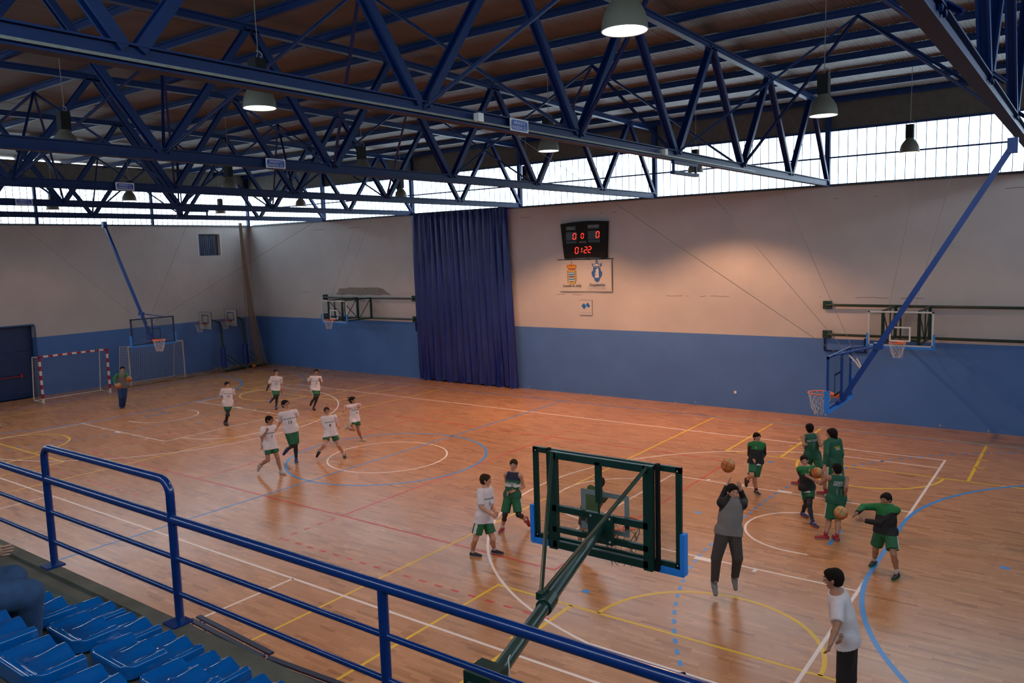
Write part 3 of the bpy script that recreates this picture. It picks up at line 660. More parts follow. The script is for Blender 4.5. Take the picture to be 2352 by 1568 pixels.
# ---------------------------------------------------------------- baskets
def glassmat():
    m = bpy.data.materials.new('clear_board_glass'); m.use_nodes = True; nt = m.node_tree; nt.nodes.clear()
    o = nt.nodes.new('ShaderNodeOutputMaterial'); t = nt.nodes.new('ShaderNodeBsdfTransparent'); t.inputs[0].default_value = (.90, .92, .92, 1)
    g = nt.nodes.new('ShaderNodeBsdfGlossy'); g.inputs['Roughness'].default_value = .05; mx = nt.nodes.new('ShaderNodeMixShader')
    mx.inputs[0].default_value = .05; nt.links.new(t.outputs[0], mx.inputs[1]); nt.links.new(g.outputs[0], mx.inputs[2]); nt.links.new(mx.outputs[0], o.inputs[0])
    return m
GLASS = glassmat()
def rim_net(parent, M4, top=3.05, yoff=.375, torn=False, rimmat=ORANGE, netmat=CORD, seed=1):
    rd = random.Random(seed)
    ring = [(.228*math.cos(a), yoff+.228*math.sin(a), top) for a in [2*math.pi*k/32 for k in range(32)]]
    r = MB().tube(ring, .011, n=6, close=True)
    r.box((0, .075, top-.035), (.13, .15, .07)).tube([(-.11, .04, top-.01), (-.12, yoff-.19, top)], .009, n=5).tube([(.11, .04, top-.01), (.12, yoff-.19, top)], .009, n=5)
    rm = obj('rim', r.xf(M4), rimmat, parent, smooth=30)
    nb = MB(); nst = 12; lv = 6
    def P(k, j):
        a = 2*math.pi*k/nst; t = j/lv; rr = .222*(1-t)**.9*.62+.222*.38+.02*t
        return (rr*math.cos(a)+rd.uniform(-.006, .006)*j, yoff+rr*math.sin(a)+rd.uniform(-.006, .006)*j, top-.012-.44*t)
    for k in range(nst):
        for s in (-.5, .5):
            if torn and rd.random() < .45:
                nb.tube([P(k+s*j, j*.8) for j in range(4)], .0042, n=3)
            else: nb.tube([P(k+s*j, j) for j in range(lv+1)], .0042, n=3)
    if torn:
        for k in range(5): nb.tube([(.12*math.cos(k)+.02*j*(k % 2), yoff+.1*math.sin(k), top-.25-.06*j) for j in range(5)], .0035, n=3)
    obj('net', nb.xf(M4), netmat, parent)
    return rm
def board(parent, M4, fm, tm, z0, z1, hw, fw_=.05, pad=True, tw=.045, glass=True, panelm=None):
    """backboard in the local xz plane, playing side towards +y"""
    f = MB()
    for z in (z0+fw_/2, z1-fw_/2): f.bar((-hw, 0, z), (hw, 0, z), .035, fw_)
    for x in (-hw+fw_/2, hw-fw_/2): f.bar((x, 0, z0), (x, 0, z1), fw_, .035, up=(0, 1, 0))
    obj('board_frame', f.xf(M4), fm, parent)
    obj('board_glass' if glass else 'board_panel', MB().box((0, .012, (z0+z1)/2), (2*hw-.03, .012, z1-z0-.03)).xf(M4), GLASS if glass else panelm, parent)
    t = MB(); a, zb, zt = .295, 3.05+.0, 3.05+.45
    for z in (zb+tw/2, zt-tw/2): t.box((0, .022, z), (2*a, .006, tw))
    for x in (-a+tw/2, a-tw/2): t.box((x, .022, (zb+zt)/2), (tw, .006, zt-zb-2*tw))
    obj('target_square', t.xf(M4), tm, parent)
    if pad:
        q = MB(); q.box((0, 0, z0-.03), (2*hw+.06, .075, .07))
        for s in (-1, 1): q.box((s*(hw+.018), 0, z0+.165), (.05, .085, .43))
        obj('edge_padding', q.xf(M4), PADBLUE, parent)
def MX(loc, ang): return Matrix.Translation(V(loc)) @ Matrix.Rotation(math.radians(ang), 4, 'Z')
# ceiling hung baskets of the main court
for side, bxp, yc, lab in ((1, 13.07, -.15, 'blue ceiling-hung basket on a long slanting arm, seen edge-on over the green players'), (-1, -12.8, .02, 'blue ceiling-hung basket facing the camera in front of the striped goal')):
    M4 = MX((bxp, yc, -.01), 90 if side > 0 else -90)
    t = thing('ceiling_basket', lab, 'basketball hoop', (bxp, yc, 2.9))
    board(t, M4, BLUE2 if side > 0 else mat('navy_frame', (.008, .02, .065), .4), MATS['navy_door_paint'], 2.88, 3.92, .9)
    rim_net(t, M4, seed=3+side)
    top = V((side*15.85, 0, 7.66)); foot = V((bxp+side*.06, yc, 2.93)); d = (top-foot)
    obj('arm', MB().bar(foot, top, .085, .10), BLUE2, t)
    jz = foot+d*.235; br = MB()
    for s in (-1, 1): br.tube([jz, (bxp+side*.03, yc+s*.55, 3.9)], .02, n=6)
    br.bar((bxp+side*.04, yc, 2.9), (bxp+side*.04, yc, 3.9), .045, .045); br.bar((bxp+side*.05, yc-.3, 2.92), (bxp+side*.05, yc+.3, 2.92), .06, .08)
    obj('brace', br, BLUE2, t)
    obj('collar', MB().box(jz, (.16, .17, .12)), BLUE2, t); obj('hanger_bracket', MB().box(top, (.16, .16, .26)), BLUE2, t)
    mtX = side*9.71 if side > 0 else -9.40
    cb = MB(); at = foot+d*.13
    for yy in (-6.4, 0, 6.3): cb.tube([at, (mtX, yy, 7.9)], .0048, n=4)
    obj('stay_cable', cb, CABLE, t)
    ty = MB()
    for yy in (0, 6.3):
        e = V((mtX, yy, 7.9)); dd = (e-at).normalized(); ty.tube([at+dd*.05, at+dd*.2+V((.01, .01, 0)), at+dd*.38], .016, n=5)
    obj('rope_lashing', ty, CORD, t)
# folding wall baskets of the cross courts
for xc_, lab, ra, rb in ((-12.92, 'dark green folding wall basket between corner and blue curtain', -16.05, -9.5), (12.44, 'dark green folding wall basket beyond the players at the right-hand end', 9.75, 16.1)):
    M4 = MX((xc_, 9.4, -.03), 180)
    t = thing('wall_basket', lab, 'basketball hoop', (xc_, 9.4, 2.85))
    board(t, M4, WHITE, WHITE, 2.90, 3.96, .9, fw_=.045)
    rim_net(t, M4, seed=11 if xc_ < 0 else 12)
    rl = MB()
    for z in (3.93, 2.92): rl.tube([(ra, YW-.16, z), (rb, YW-.16, z)], .045, n=8)
    obj('wall_rail', rl, GREEN, t)
    for xx in (ra+.02, rb-.02):
        for z in (3.93, 2.92): obj('wall_plate', MB().box((xx, YW-.06, z), (.27, .12, .27)), GREEN, t)
    for sx in (-.5, .5):
        x = xc_+sx; s = MB()
        s.bar((x, 9.5, 2.88), (x, 9.5, 3.95), .09, .06, up=(0, 1, 0)).bar((x, YW-.2, 2.9), (x, YW-.2, 3.95), .09, .08, up=(0, 1, 0)).bar((x, (9.5+YW)/2, 2.9), (x, (9.5+YW)/2, 3.95), .035, .035, up=(0, 1, 0))
        for z in (3.93, 2.92): s.bar((x, 9.5, z), (x, YW-.2, z), .05, .06)
        mid = (9.5+YW)/2
        s.bar((x, 9.5, 3.93), (x, mid, 2.92), .028, .028).bar((x, mid, 2.92), (x, YW-.2, 3.93), .028, .028)
        obj('swing_frame', s, GREEN, t)
    s = MB().bar((xc_, 9.45, 2.9), (xc_, 9.45, 3.95), .05, .04, up=(0, 1, 0)).bar((xc_-.5, 9.47, 3.05), (xc_+.5, 9.47, 3.05), .05, .06)
    obj('centre_post', s, GREEN, t)
    cb = MB()
    for dx in (-.35, .35): cb.tube([(xc_+dx, 9.5, 3.95), (xc_+dx*1.4+.5, YW-.3, 8.0)], .004, n=4)
    obj('hoist_cable', cb, CABLE, t)
    bk = MB(); q = xc_+3.4 if xc_ < 0 else xc_-2.75
    for a, b in (((q, 2.82), (q, 2.35)), ((q, 2.35), (q+1.35, 2.35)), ((q+1.3, 2.82), (q+1.3, 2.35))): bk.bar((a[0], YW-.04, a[1]), (b[0], YW-.04, b[1]), .05, .04, up=(0, 1, 0))
    obj('old_bracket', bk, BLUE, t)
# green basket close to the stand
gx, gy = 12.97, -9.45
t = thing('stand_basket', 'large dark green basket seen from behind, just below the stand railing', 'basketball hoop', (gx, gy, 2.8))
M4 = MX((gx, gy, 0), 0)
board(t, M4, GREEN, mat('faded_white_target', (.42, .42, .40), .6), 2.84, 3.90, .90, fw_=.06, tw=.055)
rim_net(t, M4, torn=True, netmat=GREYCORD, seed=21)
fm_ = MB()
for s in (-1, 1): fm_.bar((gx+s*.58, gy-.09, 2.80), (gx+s*.58, gy-.09, 3.90), .10, .07, up=(0, 1, 0))
for z, hh in ((3.865, .075), (3.27, .07), (3.03, .06), (2.86, .075)): fm_.bar((gx-.58, gy-.10, z), (gx+.58, gy-.10, z), .05, hh)
obj('rear_frame', fm_, GREEN, t)
fm_ = MB()
for s in (-1, 1): fm_.bar((gx+s*.66, gy-.05, 2.80), (gx+s*.66, gy-.05, 3.92), .035, .05, up=(0, 1, 0))
obj('slide_rail', fm_, BLACK, t)
obj('gas_strut', MB().bar((gx, gy-.10, 3.86), (gx, gy-.10, 3.42), .06, .05, up=(0, 1, 0)).tube([(gx, gy-.1, 3.44), (gx, gy-.1, 3.2)], .012, n=6), GREEN, t)
obj('mount_plate', MB().box((gx+.05, gy-.15, 3.16), (.30, .035, .32)), GREEN, t)
bl = MB()
for sx in (-1, 1):
    for sz in (-1, 1): bl.ball((gx+.05+sx*.115, gy-.17, 3.16+sz*.125), .014, nu=8, nv=5)
for s in (-1, 1):
    for z in (2.88, 3.86): bl.ball((gx+s*.86, gy-.02, z), .012, nu=8, nv=5)
obj('bolt', bl, STEEL, t)
pl = V((gx+.05, gy-.16, 3.17)); en = V((13.97, -12.72, 3.24))
obj('arm', MB().tube([pl, pl+(en-pl)*.5, en], [.048, .052, .058], n=14), mat('worn_green_tube', (.006, .035, .027), .28, noise=.3, nscale=12), t, smooth=40)
jt = pl+(en-pl)*.60+V((-.06, 0, .05))
for s, z in ((-1, 3.88), (1, 3.88)):
    obj('brace_tube', MB().tube([jt, (gx+s*.57, gy-.12, z)], .020, n=8), MATS['worn_green_tube'], t, smooth=40)
obj('collar', MB().tube([pl+(en-pl)*.57, pl+(en-pl)*.63], .07, n=12), GREEN, t); obj('brace_joint', MB().box(jt, (.06, .06, .06)), GREEN, t)
obj('hinge', MB().box(en+V((.0, -.05, -.05)), (.22, .2, .34)).bar(en+V((0, -.1, 0)), (en.x+.02, -13.24, 2.9), .14, .16).box((en.x+.02, -13.22, 2.75), (.4, .06, .8)), GREEN, t)
obj('tie_wire', MB().tube([en+V((-.09, .35, .02)), en+V((0, .2, .075)), en+V((.07, .12, -.02)), en+V((.05, .1, -.3))], .004, n=4), CORD, t)
# portable baskets in the corner
PANELW = mat('white_board_panel', (.50, .47, .44), .6)
for (bx_, by_, yy0), lab in (((-21.3, 7.72, 8.62), 'white portable basket with a blue padded post in the corner, nearer the goals'), ((-21.55, 9.45, 10.2), 'white portable basket deeper in the corner behind the gathered net')):
    t = thing('portable_basket', lab, 'basketball hoop', (bx_, yy0, 0))
    M4 = MX((bx_, by_, -.33), 180)
    board(t, M4, MATS['navy_door_paint'], MATS['navy_door_paint'], 2.72, 3.66, .56, pad=False, glass=False, panelm=PANELW, fw_=.04)
    rim_net(t, M4, rimmat=mat('red_rim', (.4, .03, .02), .5), netmat=CORD, seed=5)
    obj('goose_neck', MB().tube([(bx_, by_+.05, 2.85), (bx_, by_+.5, 2.82), (bx_, yy0-.1, 2.7), (bx_, yy0, 2.5), (bx_, yy0+.05, 0.1)], .06, n=8), GREEN, t, smooth=40)
    obj('post_padding', MB().tube([(bx_, yy0+.02, .08), (bx_, yy0+.02, 1.3)], .14, n=10), mat('dark_blue_pad', (.01, .03, .22), .6), t, smooth=40)
    b_ = MB().box((bx_, yy0+.5, .06), (.9, 1.2, .08)).bar((bx_-.3, yy0+.05, .9), (bx_-.35, yy0+1.0, .12), .04, .04).bar((bx_+.3, yy0+.05, .9), (bx_+.35, yy0+1.0, .12), .04, .04)
    obj('base_frame', b_, GREEN, t)
# ---------------------------------------------------------------- goals
RED = mat('goal_red', (.36, .012, .03), .45)
def goal(name, lab, x, y0, y1, striped, depth, H_=2.0, lean=0):
    t = thing(name, lab, 'goal', (x, (y0+y1)/2, 0), 'handball goals on the end wall side')
    mats = [WHITE, RED] if striped else [mat('worn_white_tube', (.52, .48, .44), .6), RED]
    w_ = .08 if striped else .065
    for y in (y0, y1):
        p_ = MB()
        if striped:
            for k in range(10): p_.box((x, y, .1+k*.206), (w_, w_, .206), k % 2)
        else: p_.tube([(x, y, 0), (x, y, H_+.03)], w_/2, n=8)
        obj('post', p_, mats, t)
    c_ = MB()
    if striped:
        n = 15; L_ = (y1-y0+w_)/n
        for k in range(n): c_.box((x, y0-w_/2+(k+.5)*L_, H_+.06), (w_, L_, w_), (k+1) % 2)
    else: c_.tube([(x, y0, H_+.03), (x, y1, H_+.03)], w_/2, n=8)
    obj('crossbar', c_, mats, t)
    s = MB(); xb, xt = x-depth, x-depth*.72
    for y in (y0, y1):
        s.tube([(x, y, H_+.04), (xt, y, H_+.02), (xt-.03, y, H_-.1), (xb+.02, y, .14), (xb+.06, y, .03), (x, y, .03)], .02, n=6)
    s.tube([(xb+.05, y0, .03), (xb+.05, y1, .03)], .02, n=6)
    obj('rear_frame', s, mats[0], t, smooth=40)
    nb = MB(); st = .11; n = int((y1-y0)/st); m_ = int(2.05/st)
    def B(u, v): # back sheet, slack
        zz = H_*(1-v); xx = xt+(xb-xt)*v; sl = .10*math.sin(math.pi*u)*math.sin(math.pi*min(1, v*1.2))
        return (xx+.12*sl, y0+(y1-y0)*u, max(.02, zz-.16*math.sin(math.pi*u)*(1-v)))
    for i in range(n+1): nb.tube([B(i/n, k/8) for k in range(9)], .0035, n=3, caps=False)
    for j in range(m_+1): nb.tube([B(k/10, j/m_) for k in range(11)], .0035, n=3, caps=False)
    for y in (y0, y1):
        for j in range(1, m_): z = H_*(1-j/m_); nb.tube([(x, y, z), (xt+(xb-xt)*(j/m_), y, z)], .0035, n=3, caps=False)
        for k in range(1, 7): xx = x-(depth*.72)*k/7; nb.tube([(xx, y, H_), (x-depth*k/7, y, .03)], .0035, n=3, caps=False)
    obj('goal_net', nb, CORD if not striped else mat('goal_cord', (.30, .28, .27), .9), t, kind='stuff')
    return t
goal('handball_goal', 'red and white striped handball goal beside the dark blue doors', -20.3, -1.15, 1.83, True, .95)
goal('old_goal', 'plain worn white goal standing against the end wall', -21.05, 3.25, 6.15, False, 1.1, H_=1.93)
# safety net gathered in the corner
t = thing('safety_net', 'brownish safety net drawn along the end wall and gathered near the corner', 'net', (-20.5, 9.7, 0))
NETC = mat('brown_net_cord', (.27, .21, .16), .95)
nb = MB(); rd = random.Random(4)
for k in range(64):
    a = rd.uniform(0, 6.28); r0, r1 = rd.uniform(0, .10), rd.uniform(.05, .55)
    pts = []
    for j in range(13):
        s = j/12; cxn = -20.5-.75*s**2.6; cyn = 9.72+.45*s+.75*s**3
        rr = r0+(r1-r0)*s**1.6; pts.append((cxn+rr*math.cos(a)*.7, cyn+rr*math.sin(a+.4*s), 8.0*(1-s)+.03))
    nb.tube(pts, .007, n=3, caps=False)
obj('gathered_bundle', nb, NETC, t, kind='stuff')
nb = MB(); ya, yb_ = 3.2, 9.7; nv_ = 54
def NS(u, z): return (-20.55+.10*math.sin(u*41)+.05*math.sin(u*17+z)-.25*(1-z/8)**2, ya+(yb_-ya)*u+.03*math.sin(z*3+u*20), z-.10*math.sin(u*37)*(z/8))
for i in range(nv_+1): nb.tube([NS(i/nv_, 8*k/16+.02) for k in range(17)], .0022, n=3, caps=False)
for j in range(60): nb.tube([NS(k/44, 8*j/60+.05) for k in range(45)], .0022, n=3, caps=False)
obj('net_sheet', nb, NETC, t, kind='stuff')
nb = MB()
for k in range(26):
    c0 = V((-21.2+rd.uniform(-.3, .3), 9.2+rd.uniform(-1.0, 1.6), .05)); pts = [c0+V((rd.uniform(-.35, .35), rd.uniform(-.4, .4), rd.uniform(0, .22))) for _ in range(7)]
    nb.tube(pts, .012, n=3, caps=False)
for k in range(8):
    nb.tube([(-21.05+.03*math.sin(k+y), y, .03+.02*math.sin(y*5+k)) for y in [2.6+.35*q for q in range(22)]], .010, n=3, caps=False)
obj('net_heap', nb, NETC, t, kind='stuff')
obj('support_wire', MB().tube([(-20.5, 2.6, 8.03), (-20.5, 9.9, 8.03)], .01, n=4), CABLE, t)
# ---------------------------------------------------------------- stand
ZL_ = 3.15; YE = -13.26
st = MB(); XG = 10.78
st.box((0, (YE-13.42)/2-.0, ZL_-.2), (44.6, YE+13.42, .4)) if False else None
st.box((0, (YE-13.385)/2, ZL_/2), (44.7, .125, ZL_))                       # kerb and front face
st.box(((XG-22.3)/2, (-13.385-13.9)/2, 3.0/2), (XG+22.3, .515, 3.0))       # gutter
st.box(((XG+22.3)/2, (-13.385-13.9)/2, ZL_/2), (22.3-XG, .515, ZL_))       # ledge in front of the seats
steps = [(-13.9, -14.40, 3.45), (-14.40, -14.97, 3.77), (-14.97, -15.55, 4.08), (-15.55, YN, 4.36)]
for y1, y0, z in steps: st.box((0, (y0+y1)/2, z/2), (44.7, y1-y0, z))
stand = obj('concrete_stand', st, CONC, kind='structure', label='weathered concrete spectator stand with stepped rows')
obj('kerb_block', MB().box((5.0, -13.50, 3.06), (11.4, .20, .12)), CONC, stand)
rail = thing('railing', 'blue tubular railing along the front of the stand', 'railing', (11.17, YE-.03, ZL_))
ry = YE-.02
PX = [8.95, 11.17, 13.57, 15.97, 6.6, 4.2]
for i, x in enumerate(PX):
    tall = i < 2
    po = obj('post', MB().tube([(x, ry, ZL_), (x, ry, 4.02 if not tall else 4.22)], .035, n=14), RAILBLUE, rail, smooth=40)
    obj('base_plate', MB().box((x, ry-.02, ZL_+.008), (.17, .17, .018)), RAILBLUE, po)
rr = .12; h = []
for k in range(7): a = math.pi-k*math.pi/12; h.append((PX[0]+rr+rr*math.cos(a), ry, 4.345-rr+rr*math.sin(a)))
for k in range(7): a = math.pi/2-k*math.pi/12; h.append((PX[1]-rr+rr*math.cos(a), ry, 4.345-rr+rr*math.sin(a)))
obj('hoop', MB().tube([(PX[0], ry, 4.1)]+h+[(PX[1], ry, 4.1)], .035, n=14, caps=False), RAILBLUE, rail, smooth=60)
obj('handrail', MB().tube([(-8, ry, 4.025), (PX[0], ry, 4.025), (19.5, ry, 4.025)], .037, n=16), RAILBLUE, rail, smooth=60)
obj('lower_rail', MB().tube([(-8, ry, 3.70), (19.5, ry, 3.70)], .022, n=12), RAILBLUE, rail, smooth=60)
obj('lower_rail', MB().tube([(-8, ry, 3.40), (19.5, ry, 3.40)], .022, n=12), RAILBLUE, rail, smooth=60)
# seats
def seat_mesh():
    mb = MB(); nu, nv = 32, 24; W2, D2, R_ = .210, .134, .092
    def top(x, y):
        s = min(1, max(0, (y+.08)/.22)); s = s*s*(3-2*s)
        e = min(1, max(0, (.197-abs(x))/.05)); e = e*e*(3-2*e)           # 0 on the side rim
        r = min(1, max(0, (y+.127)/.07)); r = r*r*(3-2*r)                 # 0 on the rear rim
        u = math.cos(2*math.pi*x/.205)
        z = .090-.030*e*r*(1-s)+e*s*(-.010+.020*u)
        q = max(0, (abs(x)-.195)/.015); z -= .008*q*q
        q = max(0, (-y-.125)/.009); z -= .008*q*q
        return z
    def half(y): return W2 if y > -D2+R_ else W2-R_+math.sqrt(max(0, R_*R_-(-D2+R_-y)**2))
    ys = [-D2+2*D2*(1-math.cos(math.pi*.5*j/nv)) for j in range(nv+1)]
    ys = [-D2+.001+(2*D2-.001)*(j/nv)**1.5 for j in range(nv+1)]
    for y in ys:
        for i in range(nu+1): x = (-1+2*i/nu)*half(y); mb.v.append((x, y, top(x, y)))
    for j in range(nv):
        for i in range(nu): mb.f.append((j*(nu+1)+i, j*(nu+1)+i+1, (j+1)*(nu+1)+i+1, (j+1)*(nu+1)+i)); mb.m.append(0)
    bd = [j*(nu+1) for j in range(nv, -1, -1)]+[i for i in range(1, nu+1)]+[j*(nu+1)+nu for j in range(1, nv+1)]+[nv*(nu+1)+i for i in range(nu-1, 0, -1)]
    pv_ = bd
    for dz, sh in ((.006, 1.012), (.02, 1.02), (None, 1.03)):
        cur = []
        for b in bd:
            x, y, z = mb.v[b]; mb.v.append((x*sh, y*sh, (z-dz) if dz else .012)); cur.append(len(mb.v)-1)
        n = len(bd)
        for k in range(n): mb.f.append((pv_[k], cur[k], cur[(k+1) % n], pv_[(k+1) % n])); mb.m.append(0)
        pv_ = cur
    return mb
smb = seat_mesh()
ords = ['first', 'second', 'third', 'fourth', 'fifth', 'sixth', 'seventh']
rowsd = [('front row', -13.83, 3.405, [11.415, 11.90, 12.415, 12.93, 13.46]), ('second row', -14.33, 3.725, [10.70, 11.26, 11.79, 12.33, 12.88, 13.42, 13.96]), ('third row', -14.90, 4.035, [12.06, 12.63, 13.17, 13.71, 14.25])]
proto_s = None
for rn, ty, z, tips in rowsd:
    for k, tx in enumerate(tips):
        lab = 'glossy blue bucket seat, %s of the stand, %s from its far end' % (rn, ords[k])
        loc = (tx-.214, ty-.134, z+.050)
        if proto_s is None:
            proto_s = thing('stadium_seat', lab, 'seat', loc, 'blue bucket seats on the stand', local=True)
            obj('shell', smb, SEATM, proto_s, smooth=70)
            obj('drain_plug', MB().lathe([(.012, .0), (.001, .001)], (-.02, -.04, .062), n=10), BLACK, proto_s)
        else:
            o = copytree(proto_s, loc); o['label'] = lab
# benches beside the court
def bench(x0, y0, x1, y1, lab):
    t = thing('bench', lab, 'bench', ((x0+x1)/2, (y0+y1)/2, 0))
    d = V((x1-x0, y1-y0, 0)).normalized(); n = V((-d.y, d.x, 0)); a, b = V((x0, y0, .45)), V((x1, y1, .45))
    for k in range(3): obj('slat', MB().bar(a-n*(.05+.135*k), b-n*(.05+.135*k), .085, .03), TIMBER, t)
    for q in (.12, (b-a).length-.12):
        c = a+d*q; obj('leg_frame', MB().tube([c-n*.02+V((0, 0, -.44)), c-n*.02+V((0, 0, -.03)), c-n*.36+V((0, 0, -.03)), c-n*.36+V((0, 0, -.44))], .018, n=6), PADBLUE, t)
bench(5.80, -9.91, 7.80, -10.01, 'long dark slatted bench below the stand beside the white bench line')
bench(7.86, -10.11, 9.9, -9.97, 'dark slatted bench below the stand, the one nearer the yellow lines')
# ---------------------------------------------------------------- people: smooth implicit bodies meshed by surface nets
def nets(F, lo, h):
    ins = F < 0; nx, ny, nz = F.shape
    c = [ins[i:nx-1+i, j:ny-1+j, k:nz-1+k] for i in (0, 1) for j in (0, 1) for k in (0, 1)]
    s = sum(a.astype(np.int8) for a in c); act = (s > 0) & (s < 8)
    idx = -np.ones(act.shape, np.int64); ijk = np.argwhere(act); idx[act] = np.arange(len(ijk))
    acc = np.zeros((len(ijk), 3)); cnt = np.zeros(len(ijk)); I, J, K = ijk.T
    cs = [(i, j, k) for i in (0, 1) for j in (0, 1) for k in (0, 1)]
    for a in cs:
        for ax in range(3):
            if a[ax]: continue
            b = list(a); b[ax] = 1
            fa = F[I+a[0], J+a[1], K+a[2]]; fb = F[I+b[0], J+b[1], K+b[2]]; m = (fa < 0) != (fb < 0)
            t = np.where(m, fa/np.where(m, fa-fb, 1), 0)
            for q in range(3): acc[:, q] += np.where(m, a[q]+(t if q == ax else 0), 0)
            cnt += m
    P = lo+(ijk+acc/cnt[:, None])*h
    Q = []
    for ax in range(3):
        o1, o2 = [(1, 2), (2, 0), (0, 1)][ax]
        sl0 = [slice(None)]*3; sl1 = [slice(None)]*3; sl0[ax] = slice(0, -1); sl1[ax] = slice(1, None)
        a_, b_ = ins[tuple(sl0)], ins[tuple(sl1)]
        e = np.argwhere(a_ != b_)
        e = e[(e[:, o1] > 0) & (e[:, o2] > 0) & (e[:, o1] < F.shape[o1]-1) & (e[:, o2] < F.shape[o2]-1)]
        if not len(e): continue
        fl = a_[tuple(e.T)]
        def at(d1, d2):
            q = e.copy(); q[:, o1] += d1; q[:, o2] += d2; return idx[tuple(q.T)]
        q = np.stack([at(-1, -1), at(0, -1), at(0, 0), at(-1, 0)], 1)
        q[~fl] = q[~fl][:, ::-1]; Q.append(q)
    Q = np.concatenate(Q) if Q else np.zeros((0, 4), int)
    return P, Q[(Q >= 0).all(1)]
class Body:
    """union of tapered capsules; each may be squashed along a direction, cut by planes and carries a material index"""
    def __init__(s): s.p = []; s.cut = []
    def cap(s, a, b, ra, rb, m=0, k=1, kd=None, cuts=(), sm=None): s.p.append((np.array(a, float), np.array(b, float), ra, rb, m, k, None if kd is None else np.array(kd, float), cuts, sm)); return s
    def mesh(s, name, h, mats, parent, blend=.02, extra=None, matfn=None):
        lo = np.min([np.minimum(p[0], p[1])-max(p[2], p[3])*1.1 for p in s.p], 0)-3*h; hi = np.max([np.maximum(p[0], p[1])+max(p[2], p[3])*1.1 for p in s.p], 0)+3*h
        n = np.ceil((hi-lo)/h).astype(int)+1
        F = np.full(n, 1.0, np.float32); MI = np.zeros(n, np.int8); best = np.full(n, 1.0, np.float32)
        ax = [lo[i]+np.arange(n[i])*h for i in range(3)]
        for a, b, ra, rb, m, k, kd, cuts, sm in s.p:
            bl = blend if sm is None else sm
            R = max(ra, rb)+bl+2*h; l = np.maximum(0, np.floor((np.minimum(a, b)-R-lo)/h).astype(int)); u = np.minimum(n, np.ceil((np.maximum(a, b)+R-lo)/h).astype(int)+1)
            S = tuple(slice(l[i], u[i]) for i in range(3))
            X = np.stack(np.meshgrid(*[ax[i][S[i]] for i in range(3)], indexing='ij'), -1)-a
            ba = b-a; L2 = max(ba@ba, 1e-9); t = np.clip((X@ba)/L2, 0, 1); q = X-t[..., None]*ba
            d2 = (q*q).sum(-1)
            if k != 1: c_ = q@kd; d2 = d2+(k*k-1)*c_*c_
            d = np.sqrt(d2)-(ra+(rb-ra)*t)
            for cp, cn in cuts: d = np.maximum(d, (X+a-cp)@cn)
            f = F[S]; hh = np.clip(.5+.5*(f-d)/bl, 0, 1)
            F[S] = np.where(f-d > bl, d, np.where(d-f > bl, f, f*(1-hh)+d*hh-bl*hh*(1-hh)))
            g = best[S]; w_ = d < g; MI[S] = np.where(w_, m, MI[S]); best[S] = np.where(w_, d, g)
        if s.cut:
            X = np.stack(np.meshgrid(*ax, indexing='ij'), -1)
            for cp, cn in s.cut: F = np.maximum(F, (X-cp)@cn)
        P, Q = nets(F, lo, h)
        vi = np.clip(np.round((P-lo)/h).astype(int), 0, n-1); pm = MI[tuple(vi.T)]
        if matfn is not None: pm = matfn(P, pm)
        fm_ = pm[Q[:, 0]]
        verts = [tuple(v) for v in P.tolist()]; faces = [tuple(f) for f in Q.tolist()]; mi = fm_.tolist()
        mb = MB(); mb.v, mb.f, mb.m = verts, faces, mi
        if extra: extra(mb)
        o = obj(name, mb, mats, parent, smooth=180)
        return o, mb
def unit(v): v = np.array(v, float); return v/max(1e-9, np.linalg.norm(v))
